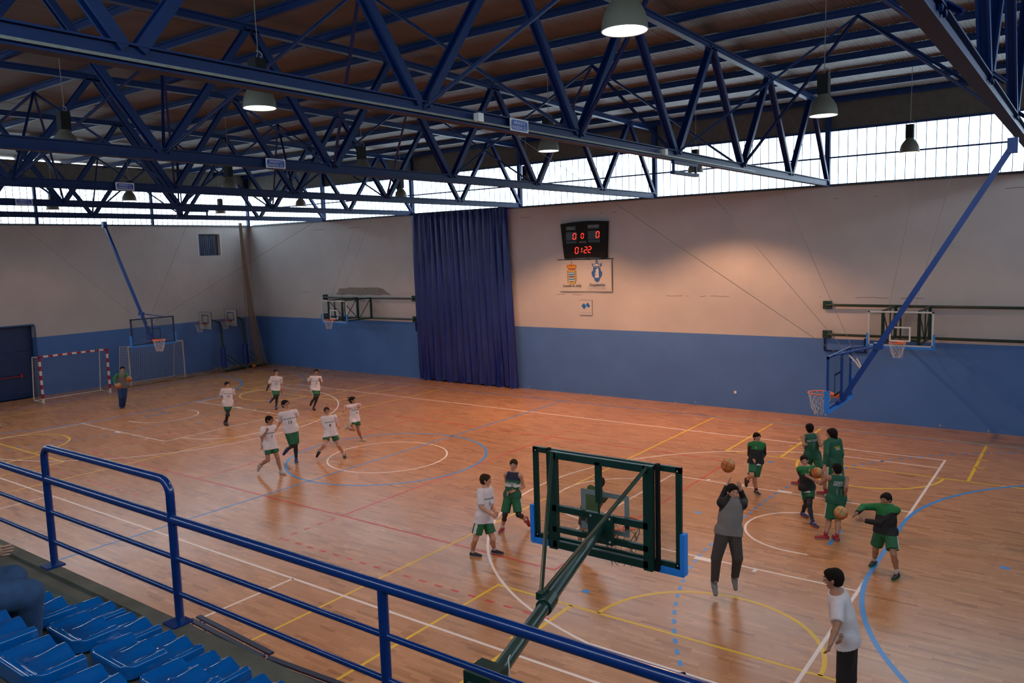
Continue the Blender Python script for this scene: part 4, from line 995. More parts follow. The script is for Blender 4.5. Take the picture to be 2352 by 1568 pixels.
def person(name_lab, J, h, grid, skin, hair, outfit, group=None, hairlong=False, beard=False, glasses=False, cat='person', hb=1.10, fingers=True):
    J = {k: np.array(v, float) for k, v in J.items() if k != 'h'}
    Z = np.array([0, 0, 1.]); pv_, nk, hd = J['pv'], J['nk'], J['hd']
    base = (J['al']+J['ar'])/2; base[2] = min(J['al'][2], J['ar'][2])-.075
    T = thing('person', name_lab, cat, tuple(base), group)
    U = unit(nk-pv_); Lv = unit(J['sl']-J['sr']); Fw = unit(np.cross(Lv, U))
    if Fw @ J['f'] < 0: Fw = -Fw
    hf = unit(J['hf']-Z*.12*(1 if outfit.get('lookdown') else 0)); hu = unit(unit(hd-nk)*.35+Z*.75+U*.2); hf = unit(hf-hu*(hf@hu)); hl = np.cross(hu, hf)
    k_ = h
    dots = {}
    footdir = {}
    for s in 'lr':
        a = J['a'+s]; sh = unit(a-J['k'+s]); fh = unit([J['f'][0], J['f'][1], 0])
        if a[2] < .13 and not outfit.get('air'): t = fh; dn = -Z
        else:
            t0 = unit(fh-sh*(fh@sh)); t = unit(t0*.62+sh*.78); dn = unit(sh-t*(sh@t))
        if outfit.get('foot_'+s) is not None and a[2] < .13: t = unit(outfit['foot_'+s])
        footdir[s] = (t, dn)
    legm = outfit.get('legmat', 0)      # 0 skin 1 tights
    B = Body(); slim = outfit.get('slim', 1.0)
    B.cap(nk-U*.055*k_, pv_+U*.02*k_, .094*k_*slim, .082*k_*slim, 0, 1.55, Fw)
    B.cap(J['sl']-U*.004*k_, J['sr']-U*.004*k_, .036*k_, .036*k_, 0); B.cap(J['hl'], J['hr'], .062*k_*slim, .062*k_*slim, 0, 1.1, Fw)
    B.cap(nk-U*.03*k_, hd-hu*.03*k_, .036*k_, .030*k_, 0)
    hk = k_*hb*1.0
    B.cap(hd+hu*.020*hk-hf*.012*hk, hd+hu*.016*hk+hf*.012*hk, .047*hk, .044*hk, 0, 1.08, hl, sm=.012)
    B.cap(hd-hu*.006*hk+hf*.010*hk, hd-hu*.040*hk+hf*.022*hk, .040*hk, .024*hk, 0, 1.0, hl, sm=.015)
    if beard: B.cap(hd-hu*.034*hk+hf*.020*hk, hd-hu*.043*hk+hf*.024*hk, .0265*hk, .020*hk, 5, 1.0, hl, sm=.008)
    B.cap(hd+hu*.004*hk+hf*.050*hk, hd-hu*.012*hk+hf*.060*hk, .005*hk, .008*hk, 0, sm=.010)
    for s in (-1, 1): B.cap(hd+hl*s*.043*hk+hu*.006*hk, hd+hl*s*.046*hk-hu*.008*hk, .010*hk, .007*hk, 0, sm=.006)
    for s in 'lr':
        S, E, W = J['s'+s], J['e'+s], J['w'+s]
        am = 2 if s in outfit.get('dark_sleeve', '') else 0
        B.cap(S, E, .029*k_, .023*k_, 0); B.cap(E, E+(W-E)*.35, .022*k_, .024*k_, am); B.cap(E+(W-E)*.35, W, .024*k_, .0155*k_, am)
        fd = unit(W-E); B.cap(W, W+fd*.042*k_, .016*k_, .021*k_, 0, 1.7, unit(np.cross(fd, [.3, .2, .9])))
        Hh, Kk, A = J['h'+s], J['k'+s], J['a'+s]; cf = unit(A-Kk); back = -unit(J['f']-cf*(J['f']@cf))
        B.cap(Hh, Kk, .050*k_*slim, .034*k_, 0); B.cap(Kk, Kk+(A-Kk)*.38+back*.010*k_, .033*k_, .033*k_, legm); B.cap(Kk+(A-Kk)*.38+back*.010*k_, A, .033*k_, .020*k_, legm if not outfit.get('tights_short') else 0)
        if legm: B.cap(Hh+(Kk-Hh)*.5, Kk, .0425*k_*slim, .0345*k_, 1)
        t, dn = footdir[s]; B.cap(A, A+t*.09+dn*.03, .03, .025, 0)
    def extras(mb):
        R = Matrix((V(hl), V(hf), V(hu))).transposed()
        for s in (-1, 1):
            e = hd+hu*.012*hk+hf*.047*hk+hl*s*.019*hk
            mb.ball(e, .0085*hk, 3, 8, 6, (1.1, .8, .75), R); mb.ball(e+hf*.0045*hk, .0048*hk, 4, 6, 5, (1, .9, 1), R)
            mb.box(hd+hu*.0245*hk+hf*.053*hk+hl*s*.019*hk, (.020*hk, .005*hk, .0035*hk), 5, R)
        mb.ball(hd-hu*.026*hk+hf*.052*hk, .010*hk, 6, 8, 5, (1.2, .5, .35), R)
        for s in 'lr':
            E, W = J['e'+s], J['w'+s]; fd = unit(W-E); pn = unit(np.cross(fd, [.3, .2, .9])); sd = np.cross(fd, pn); curl = outfit.get('curl', .5)
            if s in outfit.get('open_hand', ''): curl = .12
            b0 = W+fd*.050*k_
            for i, (o_, L_) in enumerate(((-.0135, .85), (-.0045, 1.0), (.0045, .94), (.0135, .72))):
                p0 = b0+sd*o_*k_*1.15; d1 = unit(fd*(1-curl*.4)+pn*curl*.6+sd*o_*6); d2 = unit(fd*(1-curl)+pn*curl+sd*o_*6); L_ *= .044*k_
                mb.tube([V(p0-fd*.012*k_), V(p0+d1*L_*.5), V(p0+d1*L_*.5+d2*L_*.5)], [.0052*k_, .0048*k_, .0036*k_], 0, n=5)
            td = unit(fd*.6-sd*.8+pn*.3); p0 = W+fd*.018*k_-sd*.014*k_
            mb.tube([V(p0), V(p0+td*.022*k_), V(p0+unit(td+fd*.6)*.042*k_)], [.0062*k_, .0056*k_, .004*k_], 0, n=5)
    obj_body, _ = B.mesh('body', grid, [skin, outfit.get('tightcol', TIGHT), outfit.get('sleevecol', NAVYCL), EYE, IRIS, hair, LIP], T, extra=extras)
    # hair
    Hh_ = Body(); Hh_.cap(hd+hu*.026*hk-hf*.016*hk, hd+hu*.024*hk+hf*.012*hk, .0525*hk, .049*hk, 0, 1.05, hl, sm=.01, cuts=[(hd+hu*.016*hk+hf*.034*hk, unit(hf*.8-hu*.6))])
    Hh_.cap(hd-hf*.022*hk, hd-hu*.012*hk-hf*.022*hk, .048*hk, .040*hk, 0, sm=.015, cuts=[(hd-hu*.040*hk, unit(-hu)), (hd+hf*.006*hk, unit(hf))])
    if outfit.get('fringe'): Hh_.cap(hd+hu*.050*hk+hf*.035*hk+hl*.01, hd+hu*.034*hk+hf*.046*hk-hl*.02, .018*hk, .012*hk, 0, sm=.012)
    if hairlong == 'flow':
        rd = random.Random(3)
        for q in range(9):
            a0 = hd+hu*(.03-.008*q)*hk-hf*.03*hk+hl*rd.uniform(-.03, .03)*hk; d_ = unit(-hf*1.0+hu*rd.uniform(-.2, 1.1)+hl*rd.uniform(-.3, .4)); Hh_.cap(a0, a0+d_*rd.uniform(.06, .10)*hk, .018*hk, .006*hk, 0, sm=.01)
        Hh_.cap(hd+hf*.01, hd-hu*.05*hk-hf*.02*hk, .045*hk, .028*hk, 0, sm=.01, cuts=[(hd+hf*.0*hk, unit(hf))])
    elif hairlong:
        Hh_.cap(hd+hu*.02*hk-hf*.012*hk, hd+hu*.02*hk, .060*hk, .058*hk, 0, cuts=[(hd+hf*.018*hk, unit(hf))])
        Hh_.cap(hd-hf*.02*hk, hd-hu*.062*hk-hf*.026*hk, .052*hk, .040*hk, 0, sm=.02, cuts=[(hd+hf*.006*hk, unit(hf))])
    
    Hh_.mesh('hair', min(grid, .011), [hair], T, blend=.012)
    if glasses:
        g = MB()
        for s in (-1, 1):
            c = hd+hu*.012*hk+hf*.061*hk+hl*s*.020*hk
            g.tube([V(c+hl*.017*hk*math.cos(a)+hu*.012*hk*math.sin(a)) for a in [2*math.pi*k/10 for k in range(10)]], .0028, n=4, close=True)
            g.tube([V(c+hl*s*.017*hk), V(hd+hu*.012*hk+hl*s*.049*hk+hf*.01*hk)], .0025, n=4)
        g.tube([V(hd+hu*.014*hk+hf*.063*hk-hl*.005*hk), V(hd+hu*.014*hk+hf*.063*hk+hl*.005*hk)], .003, n=4)
        obj('glasses', g, BLACK, T)
    # upper garment
    top = outfit.get('top'); made = {}
    hem = outfit.get('hem', .035)*k_
    if top:
        kind, mats_, mfn = top
        G = Body(); hp = pv_-U*hem
        G.cap(nk-U*.058*k_, nk-U*.17*k_, .103*k_*slim, .106*k_*slim, 0, 1.42, Fw); G.cap(nk-U*.17*k_, hp-U*.03*k_, .106*k_*slim, (.099 if kind != 'tank' else .096)*k_*slim, 0, 1.30, Fw, cuts=[(hp, -U)])
        G.cap(J['hl']+U*.02*k_+Lv*.004, J['hr']+U*.02*k_-Lv*.004, .077*k_*slim, .077*k_*slim, 0, 1.12, Fw, cuts=[(hp, -U)])
        for s in 'lr': G.cap(J['h'+s], J['h'+s]+(J['k'+s]-J['h'+s])*.45, .072*k_*slim, .072*k_*slim, 0, cuts=[(hp, -U)])
        if kind != 'tank':
            G.cap(J['sl']-U*.006*k_-Lv*.01*k_, J['sr']-U*.006*k_+Lv*.01*k_, .046*k_, .046*k_, 0)
            for s in 'lr':
                S, E, W = J['s'+s], J['e'+s], J['w'+s]
                if kind == 'tee': e_ = S+(E-S)*.86; G.cap(S, e_+unit(E-S)*.03, .046*k_, .043*k_, 1, cuts=[(e_, unit(E-S))])
                else:
                    G.cap(S, E, .044*k_, .036*k_, 1); e_ = E+(W-E)*.93; G.cap(E, e_+unit(W-E)*.02, .036*k_, .026*k_, 1, cuts=[(e_, unit(W-E))])
        else:
            G.cap(J['sl']*.72+J['sr']*.28-U*.010*k_, J['sr']*.72+J['sl']*.28-U*.010*k_, .042*k_, .042*k_, 0)
        G.cap(nk-U*.035*k_, nk+U*.003*k_, .052*k_, .042*k_, 2, sm=.02) if kind in ('jacket',) else None
        if outfit.get('hood'): G.cap(nk-Fw*.045*k_+Lv*.03*k_, nk-Fw*.045*k_-Lv*.03*k_, .035*k_, .035*k_, 1)
        G.cut = [] if outfit.get('hood') else [(nk+U*(.012 if kind != 'jacket' else .03)*k_, U)]
        ofs = (nk, U, Lv, Fw, k_)
        o, mb = G.mesh({'tee': 't_shirt', 'tank': 'sleeveless_jersey', 'jacket': 'tracksuit_top'}[kind], grid, mats_, T, blend=.02, matfn=(lambda P, pm: mfn(P, pm, *ofs)) if mfn else None)
        made['top'] = mb
        if outfit.get('under'):
            G = Body(); G.cap(hp+U*.01, hp-U*.028*k_, .100*k_*slim, .104*k_*slim, 0, 1.30, Fw, cuts=[(hp-U*.022*k_, -U), (hp+U*.02*k_, U)]); G.mesh('shirt_hem', grid, [TEE], T)
    low = outfit.get('low')
    if low:
        kind, lm, stripe = low; G = Body()
        G.cap(pv_+U*.055*k_, (J['hl']+J['hr'])/2, .082*k_*slim, .082*k_*slim, 0, 1.3, Fw, cuts=[(pv_+U*.075*k_, U)]); G.cap(J['hl'], J['hr'], .068*k_*slim, .068*k_*slim, 0, 1.05, Fw)
        for s in 'lr':
            Hh, Kk, A = J['h'+s], J['k'+s], J['a'+s]
            if kind == 'shorts':
                L_ = outfit.get('shortlen', .86); e_ = Hh+(Kk-Hh)*L_; G.cap(Hh, e_+unit(Kk-Hh)*.04, .066*k_*slim, .064*k_*slim, 0, cuts=[(e_, unit(Kk-Hh))])
            else:
                G.cap(Hh, Kk, .064*k_*slim, .052*k_, 0); e_ = Kk+(A-Kk)*.97; G.cap(Kk, e_+unit(A-Kk)*.03, .050*k_, outfit.get('cuff', .042)*k_, 0, cuts=[(e_, unit(A-Kk))])
        def mf(P, pm):
            pm = np.zeros(len(P), int)
            if stripe:
                for s, sg_ in (('l', 1), ('r', -1)):
                    Hh, Kk = J['h'+s], J['k'+s]; ax_ = unit(Kk-Hh); q = P-Hh; q = q-(q@ax_)[:, None]*ax_; n_ = np.linalg.norm(q, axis=1); out_ = Lv*sg_; out_ = unit(out_-ax_*(out_@ax_))
                    pm[(q@out_ > .955*n_) & (n_ > .03) & ((P-Hh)@ax_ > -.03)] = 1
            return pm
        o, mb = G.mesh('shorts' if kind == 'shorts' else 'trousers', grid, [lm, STRIPE], T, blend=.018, matfn=mf); made['low'] = mb
    # socks and shoes
    sc_ = outfit.get('sock')
    for s in 'lr':
        A, Kk = J['a'+s], J['k'+s]; t, dn = footdir[s]
        if sc_:
            G = Body(); G.cap(A, A+(Kk-A)*.33, .0235*k_, .026*k_, 0, cuts=[(A+(Kk-A)*.26, unit(Kk-A))]); G.mesh('sock', min(grid, .012), [sc_], T)
        G = Body(); sm_ = outfit['shoe']; m2_ = outfit.get('sole', SOLEW)
        f_ = 1.12*k_/1.7
        G.cap(A+dn*.038-t*.028, A+dn*.043+t*.07, .044*f_, .043*f_, 0, .95, np.cross(t, dn)); G.cap(A+dn*.043+t*.07, A+dn*.046+t*.165*f_, .043*f_, .034*f_, 0); G.cap(A-dn*.042, A+dn*.03, .036*f_, .042*f_, 0)
        G.cut = [(A+dn*.074, dn)]
        ap = A+dn*.052
        G.mesh('shoe', min(grid, .011), [sm_, m2_], T, blend=.014, matfn=lambda P, pm: ((P-ap)@dn > 0).astype(int))
    return T, made, (nk, U, Lv, Fw, k_, pv_)
TEE = mat('white_tee_cotton', (.66, .62, .66), .85, noise=.05, nscale=9, bump=.35, bscale=14)
TEEM = [TEE, TEE, TEE]
STRIPE = mat('white_stripe', (.6, .58, .58), .8)
SHORTG = mat('green_sports_fabric', (.004, .105, .040), .6, noise=.15, nscale=8, bump=.4, bscale=16)
JERG = mat('jersey_green', (.004, .085, .045), .65, noise=.12, nscale=8, bump=.3, bscale=14)
BRIG = mat('bright_green_fabric', (.005, .15, .035), .7)
BLKF = mat('black_fabric', (.006, .006, .008), .75, bump=.3, bscale=14)
TIGHT = mat('black_compression_tights', (.007, .007, .014), .55)
NAVYCL = mat('navy_sleeve', (.008, .012, .04), .7)
GREYF = mat('grey_marl_fabric', (.17, .16, .155), .9, bump=.4, bscale=14); GREYD = mat('charcoal_fabric', (.05, .043, .04), .9, bump=.4, bscale=12)
OLIVE = mat('olive_green_top', (.05, .10, .035), .8)
BLUEP = mat('blue_track_fabric', (.006, .035, .14), .7, bump=.3, bscale=12)
JEANS = mat('dark_blue_denim', (.03, .07, .16), .85, noise=.2, nscale=18)
SOLEW = mat('white_rubber_sole', (.5, .48, .46), .6); SOLEB = mat('black_sole', (.01, .01, .01), .6); SOLEO = mat('orange_sole', (.6, .12, .01), .6); SOLEG = mat('green_sole', (.02, .35, .08), .6)
SHB = mat('black_shoe', (.009, .009, .014), .5); SHN = mat('navy_shoe', (.01, .03, .14), .5); SHR = mat('red_shoe', (.30, .01, .02), .5); SHW = mat('white_grey_shoe', (.42, .40, .38), .6); SHG = mat('grey_shoe', (.20, .20, .20), .6)
SOCKW = mat('white_sock', (.6, .56, .58), .9); SOCKB = mat('blue_sock', (.01, .08, .30), .9); SOCKR = mat('dark_red_sock', (.06, .01, .03), .9)
TEAL = mat('teal_print', (.01, .13, .14), .7); PRW = mat('white_print', (.55, .55, .53), .7); PRD = mat('dark_print', (.02, .03, .035), .7); PRY = mat('yellow_print', (.55, .42, .02), .7); PRG = mat('grey_print', (.12, .16, .15), .7)
def decal(T, made, fr, items, back=False, name='print'):
    """flat print laid on a garment: (text, size, across, down, material) with distances as fractions of height"""
    nk, U, Lv, Fw, k_, pv_ = fr
    mbs = made; me = MB(); bvh = BVHTree.FromPolygons([V(v) for v in mbs.v], mbs.f)
    F_ = -Fw if back else Fw; X_ = Lv if not back else -Lv
    ms = []
    for txt, size, ax, dn, m, sx, bold in items:
        if m not in ms: ms.append(m)
        t = MB(); text_on(t, txt, size*k_, nk+X_*ax*k_-U*dn*k_, X_, U, ms.index(m), sx=sx, bold=bold*k_)
        vs = []
        for v in t.v:
            p = V(v)+V(F_)*.4; hit = bvh.ray_cast(p, -V(F_), .8)
            vs.append(tuple(hit[0]+V(F_)*.005) if hit[0] is not None else tuple(V(v)+V(F_)*.12*k_))
        me.add(vs, t.f); me.m[-len(t.f):] = t.m
    return obj(name, me, ms, T)
def m_raglan(P, pm, nk, U, Lv, Fw, k):   # grey body, coloured sleeves
    q = np.abs((P-nk)@Lv); d = -(P-nk)@U
    return np.where((pm == 1) | (q > .055*k+.5*d) & (d < .12*k), 1, 0)
def m_jacket(P, pm, nk, U, Lv, Fw, k):   # green yoke, black body
    d = -(P-nk)@U; return np.where((d < .105*k) & (pm != 1) | (d < .06*k), 1, 0)
def m_tank(P, pm, nk, U, Lv, Fw, k):     # dark top, white band, green below
    d = -(P-nk)@U; return np.where(d < .10*k, 1, np.where((d > .15*k) & (d < .19*k), 2, 0))
PEOPLE = {
    'coach': {'pv': [-15.703, 0.083, 0.926], 'nk': [-15.734, 0.135, 1.449], 'hd': [-15.732, 0.16, 1.612], 'sl': [-15.639, 0.296, 1.386], 'sr': [-15.823, -0.036, 1.407], 'hl': [-15.66, 0.163, 0.916], 'hr': [-15.747, 0.003, 0.916], 'el': [-15.368, 0.192, 1.299], 'wl': [-15.162, 0.056, 1.206], 'kl': [-15.638, 0.103, 0.465], 'al': [-15.814, 0.114, 0.075], 'er': [-15.644, -0.251, 1.29], 'wr': [-15.466, -0.335, 1.114], 'kr': [-15.634, -0.056, 0.471], 'ar': [-15.761, -0.016, 0.075], 'f': [0.879, -0.479, 0.0], 'hf': [0.918, -0.401, 0.0], 'h': 1.76},
    'b11': {'pv': [-8.505, 0.27, 0.847], 'nk': [-8.527, 0.326, 1.351], 'hd': [-8.549, 0.329, 1.481], 'sl': [-8.455, 0.478, 1.291], 'sr': [-8.595, 0.163, 1.316], 'hl': [-8.472, 0.346, 0.837], 'hr': [-8.539, 0.194, 0.837], 'el': [-8.587, 0.59, 1.077], 'wl': [-8.447, 0.498, 1.248], 'kl': [-8.442, 0.16, 0.404], 'al': [-8.609, 0.228, 0.075], 'er': [-8.736, 0.161, 1.08], 'wr': [-8.507, 0.233, 1.088], 'kr': [-8.484, 0.238, 0.382], 'ar': [-8.741, 0.241, 0.075], 'f': [0.918, -0.401, 0.0], 'hf': [0.99, -0.15, 0.0], 'h': 1.6},
    'b12': {'pv': [-9.61, 3.227, 0.83], 'nk': [-9.594, 3.303, 1.285], 'hd': [-9.614, 3.313, 1.453], 'sl': [-9.499, 3.437, 1.214], 'sr': [-9.692, 3.154, 1.262], 'hl': [-9.564, 3.296, 0.82], 'hr': [-9.656, 3.158, 0.82], 'el': [-9.586, 3.505, 0.962], 'wl': [-9.555, 3.478, 0.706], 'kl': [-9.447, 3.147, 0.487], 'al': [-9.454, 3.084, 0.075], 'er': [-9.738, 3.025, 1.008], 'wr': [-9.774, 2.904, 0.747], 'kr': [-9.431, 3.081, 0.508], 'ar': [-9.774, 3.163, 0.347], 'f': [0.834, -0.553, 0.0], 'hf': [0.974, -0.236, 0.0], 'h': 1.6},
    'b3': {'pv': [-8.069, 3.991, 0.841], 'nk': [-8.066, 4.058, 1.3], 'hd': [-8.055, 4.089, 1.456], 'sl': [-7.996, 4.21, 1.23], 'sr': [-8.137, 3.892, 1.273], 'hl': [-8.035, 4.068, 0.831], 'hr': [-8.103, 3.914, 0.831], 'el': [-8.089, 4.326, 0.995], 'wl': [-7.961, 4.17, 1.13], 'kl': [-7.857, 3.914, 0.521], 'al': [-7.925, 3.737, 0.075], 'er': [-8.358, 3.886, 1.103], 'wr': [-8.153, 3.918, 0.977], 'kr': [-7.862, 3.841, 0.524], 'ar': [-8.171, 3.881, 0.285], 'f': [0.918, -0.401, 0.0], 'hf': [0.783, -0.624, 0.0], 'h': 1.62},
    'b13': {'pv': [-2.058, -1.929, 1.02], 'nk': [-2.128, -1.944, 1.545], 'hd': [-2.191, -1.963, 1.734], 'sl': [-2.011, -1.775, 1.507], 'sr': [-2.231, -2.11, 1.473], 'hl': [-2.004, -1.849, 1.01], 'hr': [-2.112, -2.01, 1.01], 'el': [-2.178, -1.576, 1.32], 'wl': [-2.055, -1.826, 1.332], 'kl': [-1.933, -1.887, 0.534], 'al': [-1.918, -1.91, 0.075], 'er': [-2.41, -2.024, 1.222], 'wr': [-2.327, -2.235, 1.059], 'kr': [-1.945, -1.974, 0.532], 'ar': [-2.337, -1.891, 0.327], 'f': [0.834, -0.553, 0.0], 'hf': [1.0, -0.064, 0.0], 'h': 1.86},
    'b6': {'pv': [-1.476, -3.126, 0.878], 'nk': [-1.532, -3.095, 1.383], 'hd': [-1.513, -3.059, 1.54], 'sl': [-1.514, -2.918, 1.324], 'sr': [-1.539, -3.279, 1.341], 'hl': [-1.471, -3.039, 0.868], 'hr': [-1.482, -3.213, 0.868], 'el': [-1.663, -3.215, 1.085], 'wl': [-1.573, -3.318, 0.873], 'kl': [-1.326, -3.004, 0.475], 'al': [-1.28, -2.945, 0.075], 'er': [-1.403, -3.423, 1.13], 'wr': [-1.246, -3.374, 1.321], 'kr': [-1.403, -3.275, 0.465], 'ar': [-1.751, -3.281, 0.255], 'f': [1.0, -0.064, 0.0], 'hf': [0.933, 0.363, 0.0], 'h': 1.68},
    'b7': {'pv': [-1.278, -1.088, 0.82], 'nk': [-1.346, -1.067, 1.314], 'hd': [-1.392, -1.082, 1.452], 'sl': [-1.243, -0.923, 1.272], 'sr': [-1.436, -1.215, 1.259], 'hl': [-1.232, -1.018, 0.81], 'hr': [-1.325, -1.158, 0.81], 'el': [-1.358, -0.797, 1.052], 'wl': [-1.149, -0.876, 0.958], 'kl': [-1.068, -0.978, 0.415], 'al': [-1.061, -0.784, 0.075], 'er': [-1.329, -1.202, 0.917], 'wr': [-1.21, -1.232, 0.707], 'kr': [-1.211, -1.388, 0.507], 'ar': [-1.509, -1.354, 0.255], 'f': [0.834, -0.553, 0.0], 'hf': [0.834, -0.553, 0.0], 'h': 1.62},
    'girl': {'pv': [-2.245, 0.77, 0.769], 'nk': [-2.295, 0.802, 1.25], 'hd': [-2.32, 0.802, 1.379], 'sl': [-2.293, 0.969, 1.192], 'sr': [-2.287, 0.629, 1.213], 'hl': [-2.247, 0.852, 0.759], 'hr': [-2.243, 0.688, 0.759], 'el': [-2.064, 0.833, 1.245], 'wl': [-1.895, 0.668, 1.225], 'kl': [-2.114, 0.799, 0.384], 'al': [-2.208, 0.999, 0.075], 'er': [-2.24, 0.365, 1.26], 'wr': [-2.095, 0.195, 1.181], 'kr': [-2.01, 0.513, 0.504], 'ar': [-2.39, 0.55, 0.52], 'f': [1.001, 0.023, 0.0], 'hf': [0.982, 0.196, 0.0], 'h': 1.58},
    't9': {'pv': [7.447, -4.695, 0.843], 'nk': [7.459, -4.607, 1.395], 'hd': [7.46, -4.585, 1.546], 'sl': [7.437, -4.439, 1.321], 'sr': [7.479, -4.791, 1.371], 'hl': [7.438, -4.609, 0.833], 'hr': [7.457, -4.781, 0.833], 'el': [7.528, -4.502, 1.002], 'wl': [7.732, -4.629, 0.937], 'kl': [7.64, -4.648, 0.393], 'al': [7.512, -4.441, 0.075], 'er': [7.536, -4.863, 1.095], 'wr': [7.728, -4.773, 0.951], 'kr': [7.407, -4.911, 0.416], 'ar': [7.223, -4.786, 0.075], 'f': [0.995, 0.11, 0.0], 'hf': [0.897, 0.443, 0.0], 'h': 1.66},
    'j10': {'pv': [7.126, -3.27, 0.831], 'nk': [7.124, -3.202, 1.319], 'hd': [7.12, -3.182, 1.478], 'sl': [7.288, -3.161, 1.267], 'sr': [6.96, -3.255, 1.277], 'hl': [7.205, -3.247, 0.821], 'hr': [7.047, -3.293, 0.821], 'el': [7.305, -3.087, 1.006], 'wl': [7.232, -3.309, 0.966], 'kl': [7.32, -3.323, 0.443], 'al': [7.286, -3.01, 0.227], 'er': [6.929, -3.193, 1.015], 'wr': [7.073, -3.359, 0.925], 'kr': [7.028, -3.428, 0.412], 'ar': [6.865, -3.321, 0.075], 'f': [0.283, -0.958, 0.0], 'hf': [0.366, -0.93, 0.0], 'h': 1.58},
    'blur': {'pv': [9.055, -3.267, 0.832], 'nk': [9.201, -3.102, 1.237], 'hd': [9.219, -3.069, 1.37], 'sl': [9.028, -3.147, 1.254], 'sr': [9.343, -3.091, 1.135], 'hl': [8.976, -3.29, 0.822], 'hr': [9.134, -3.244, 0.822], 'el': [8.944, -3.126, 0.997], 'wl': [8.85, -3.064, 0.788], 'kl': [8.904, -3.29, 0.441], 'al': [8.889, -3.448, 0.075], 'er': [9.183, -2.956, 0.962], 'wr': [9.069, -2.873, 0.771], 'kr': [9.025, -3.283, 0.452], 'ar': [9.266, -3.571, 0.381], 'f': [-0.283, 0.958, 0.0], 'hf': [-0.445, 0.895, 0.0], 'h': 1.58},
    'g12': {'pv': [10.646, 1.951, 0.81], 'nk': [10.653, 2.023, 1.276], 'hd': [10.648, 2.037, 1.397], 'sl': [10.769, 2.135, 1.212], 'sr': [10.536, 1.897, 1.249], 'hl': [10.701, 2.009, 0.8], 'hr': [10.59, 1.893, 0.8], 'el': [10.754, 2.234, 0.965], 'wl': [10.753, 2.023, 0.865], 'kl': [10.647, 1.877, 0.415], 'al': [10.635, 2.039, 0.075], 'er': [10.508, 1.928, 0.985], 'wr': [10.661, 1.771, 0.908], 'kr': [10.675, 1.599, 0.576], 'ar': [10.482, 1.828, 0.351], 'f': [0.725, -0.689, 0.0], 'hf': [0.725, -0.689, 0.0], 'h': 1.55},
    'g7': {'pv': [11.678, 3.059, 0.862], 'nk': [11.602, 3.076, 1.378], 'hd': [11.592, 3.088, 1.511], 'sl': [11.473, 2.952, 1.313], 'sr': [11.746, 3.197, 1.342], 'hl': [11.612, 3.0, 0.852], 'hr': [11.745, 3.117, 0.852], 'el': [11.57, 2.711, 1.179], 'wl': [11.587, 2.965, 1.159], 'kl': [11.52, 3.12, 0.406], 'al': [11.307, 3.24, 0.075], 'er': [11.873, 3.033, 1.135], 'wr': [11.852, 3.287, 1.121], 'kr': [11.934, 2.935, 0.512], 'ar': [12.084, 2.778, 0.075], 'f': [-0.662, 0.75, -0.0], 'hf': [-0.594, 0.804, 0.0], 'h': 1.7},
    'lh': {'pv': [12.35, 2.443, 0.93], 'nk': [12.292, 2.475, 1.456], 'hd': [12.268, 2.475, 1.579], 'sl': [12.208, 2.308, 1.405], 'sr': [12.387, 2.636, 1.405], 'hl': [12.307, 2.364, 0.92], 'hr': [12.393, 2.522, 0.92], 'el': [12.252, 2.108, 1.189], 'wl': [12.238, 2.034, 0.935], 'kl': [12.292, 2.382, 0.458], 'al': [12.278, 2.536, 0.075], 'er': [12.472, 2.577, 1.1], 'wr': [12.435, 2.586, 0.843], 'kr': [12.488, 2.457, 0.447], 'ar': [12.585, 2.526, 0.075], 'f': [-0.879, 0.479, -0.0], 'hf': [-0.995, -0.11, -0.0], 'h': 1.73},
    'bb': {'pv': [12.213, 0.741, 0.739], 'nk': [12.176, 0.779, 1.199], 'hd': [12.14, 0.769, 1.319], 'sl': [12.284, 0.906, 1.151], 'sr': [12.075, 0.645, 1.154], 'hl': [12.264, 0.804, 0.729], 'hr': [12.163, 0.678, 0.729], 'el': [12.303, 0.991, 0.899], 'wl': [12.356, 0.824, 1.052], 'kl': [12.311, 0.586, 0.418], 'al': [12.42, 0.459, 0.075], 'er': [12.069, 0.835, 0.968], 'wr': [12.226, 0.726, 1.101], 'kr': [12.195, 0.78, 0.364], 'ar': [12.062, 0.975, 0.075], 'f': [0.783, -0.624, 0.0], 'hf': [0.366, -0.93, 0.0], 'h': 1.55},
    'g11': {'pv': [12.964, 0.179, 0.757], 'nk': [12.965, 0.249, 1.242], 'hd': [12.952, 0.257, 1.372], 'sl': [12.818, 0.136, 1.206], 'sr': [13.112, 0.347, 1.179], 'hl': [12.894, 0.127, 0.747], 'hr': [13.035, 0.23, 0.747], 'el': [12.63, 0.254, 1.022], 'wl': [12.398, 0.312, 1.101], 'kl': [12.848, 0.093, 0.321], 'al': [12.866, -0.22, 0.075], 'er': [13.177, 0.085, 1.076], 'wr': [13.132, 0.218, 0.867], 'kr': [13.024, 0.106, 0.331], 'ar': [13.087, -0.2, 0.075], 'f': [-0.594, 0.804, 0.0], 'hf': [-0.594, 0.804, 0.0], 'h': 1.68},
    'pass': {'pv': [14.211, -1.331, 0.771], 'nk': [14.206, -1.268, 1.241], 'hd': [14.189, -1.266, 1.344], 'sl': [14.38, -1.3, 1.197], 'sr': [14.034, -1.249, 1.188], 'hl': [14.295, -1.344, 0.761], 'hr': [14.128, -1.319, 0.761], 'el': [14.124, -1.436, 0.946], 'wl': [13.866, -1.485, 0.963], 'kl': [14.395, -1.572, 0.46], 'al': [14.446, -1.491, 0.075], 'er': [13.838, -1.447, 1.205], 'wr': [13.783, -1.674, 1.139], 'kr': [14.037, -1.283, 0.389], 'ar': [13.973, -1.072, 0.075], 'f': [-0.15, -0.987, 0.0], 'hf': [-0.401, -0.914, 0.0], 'h': 1.62},
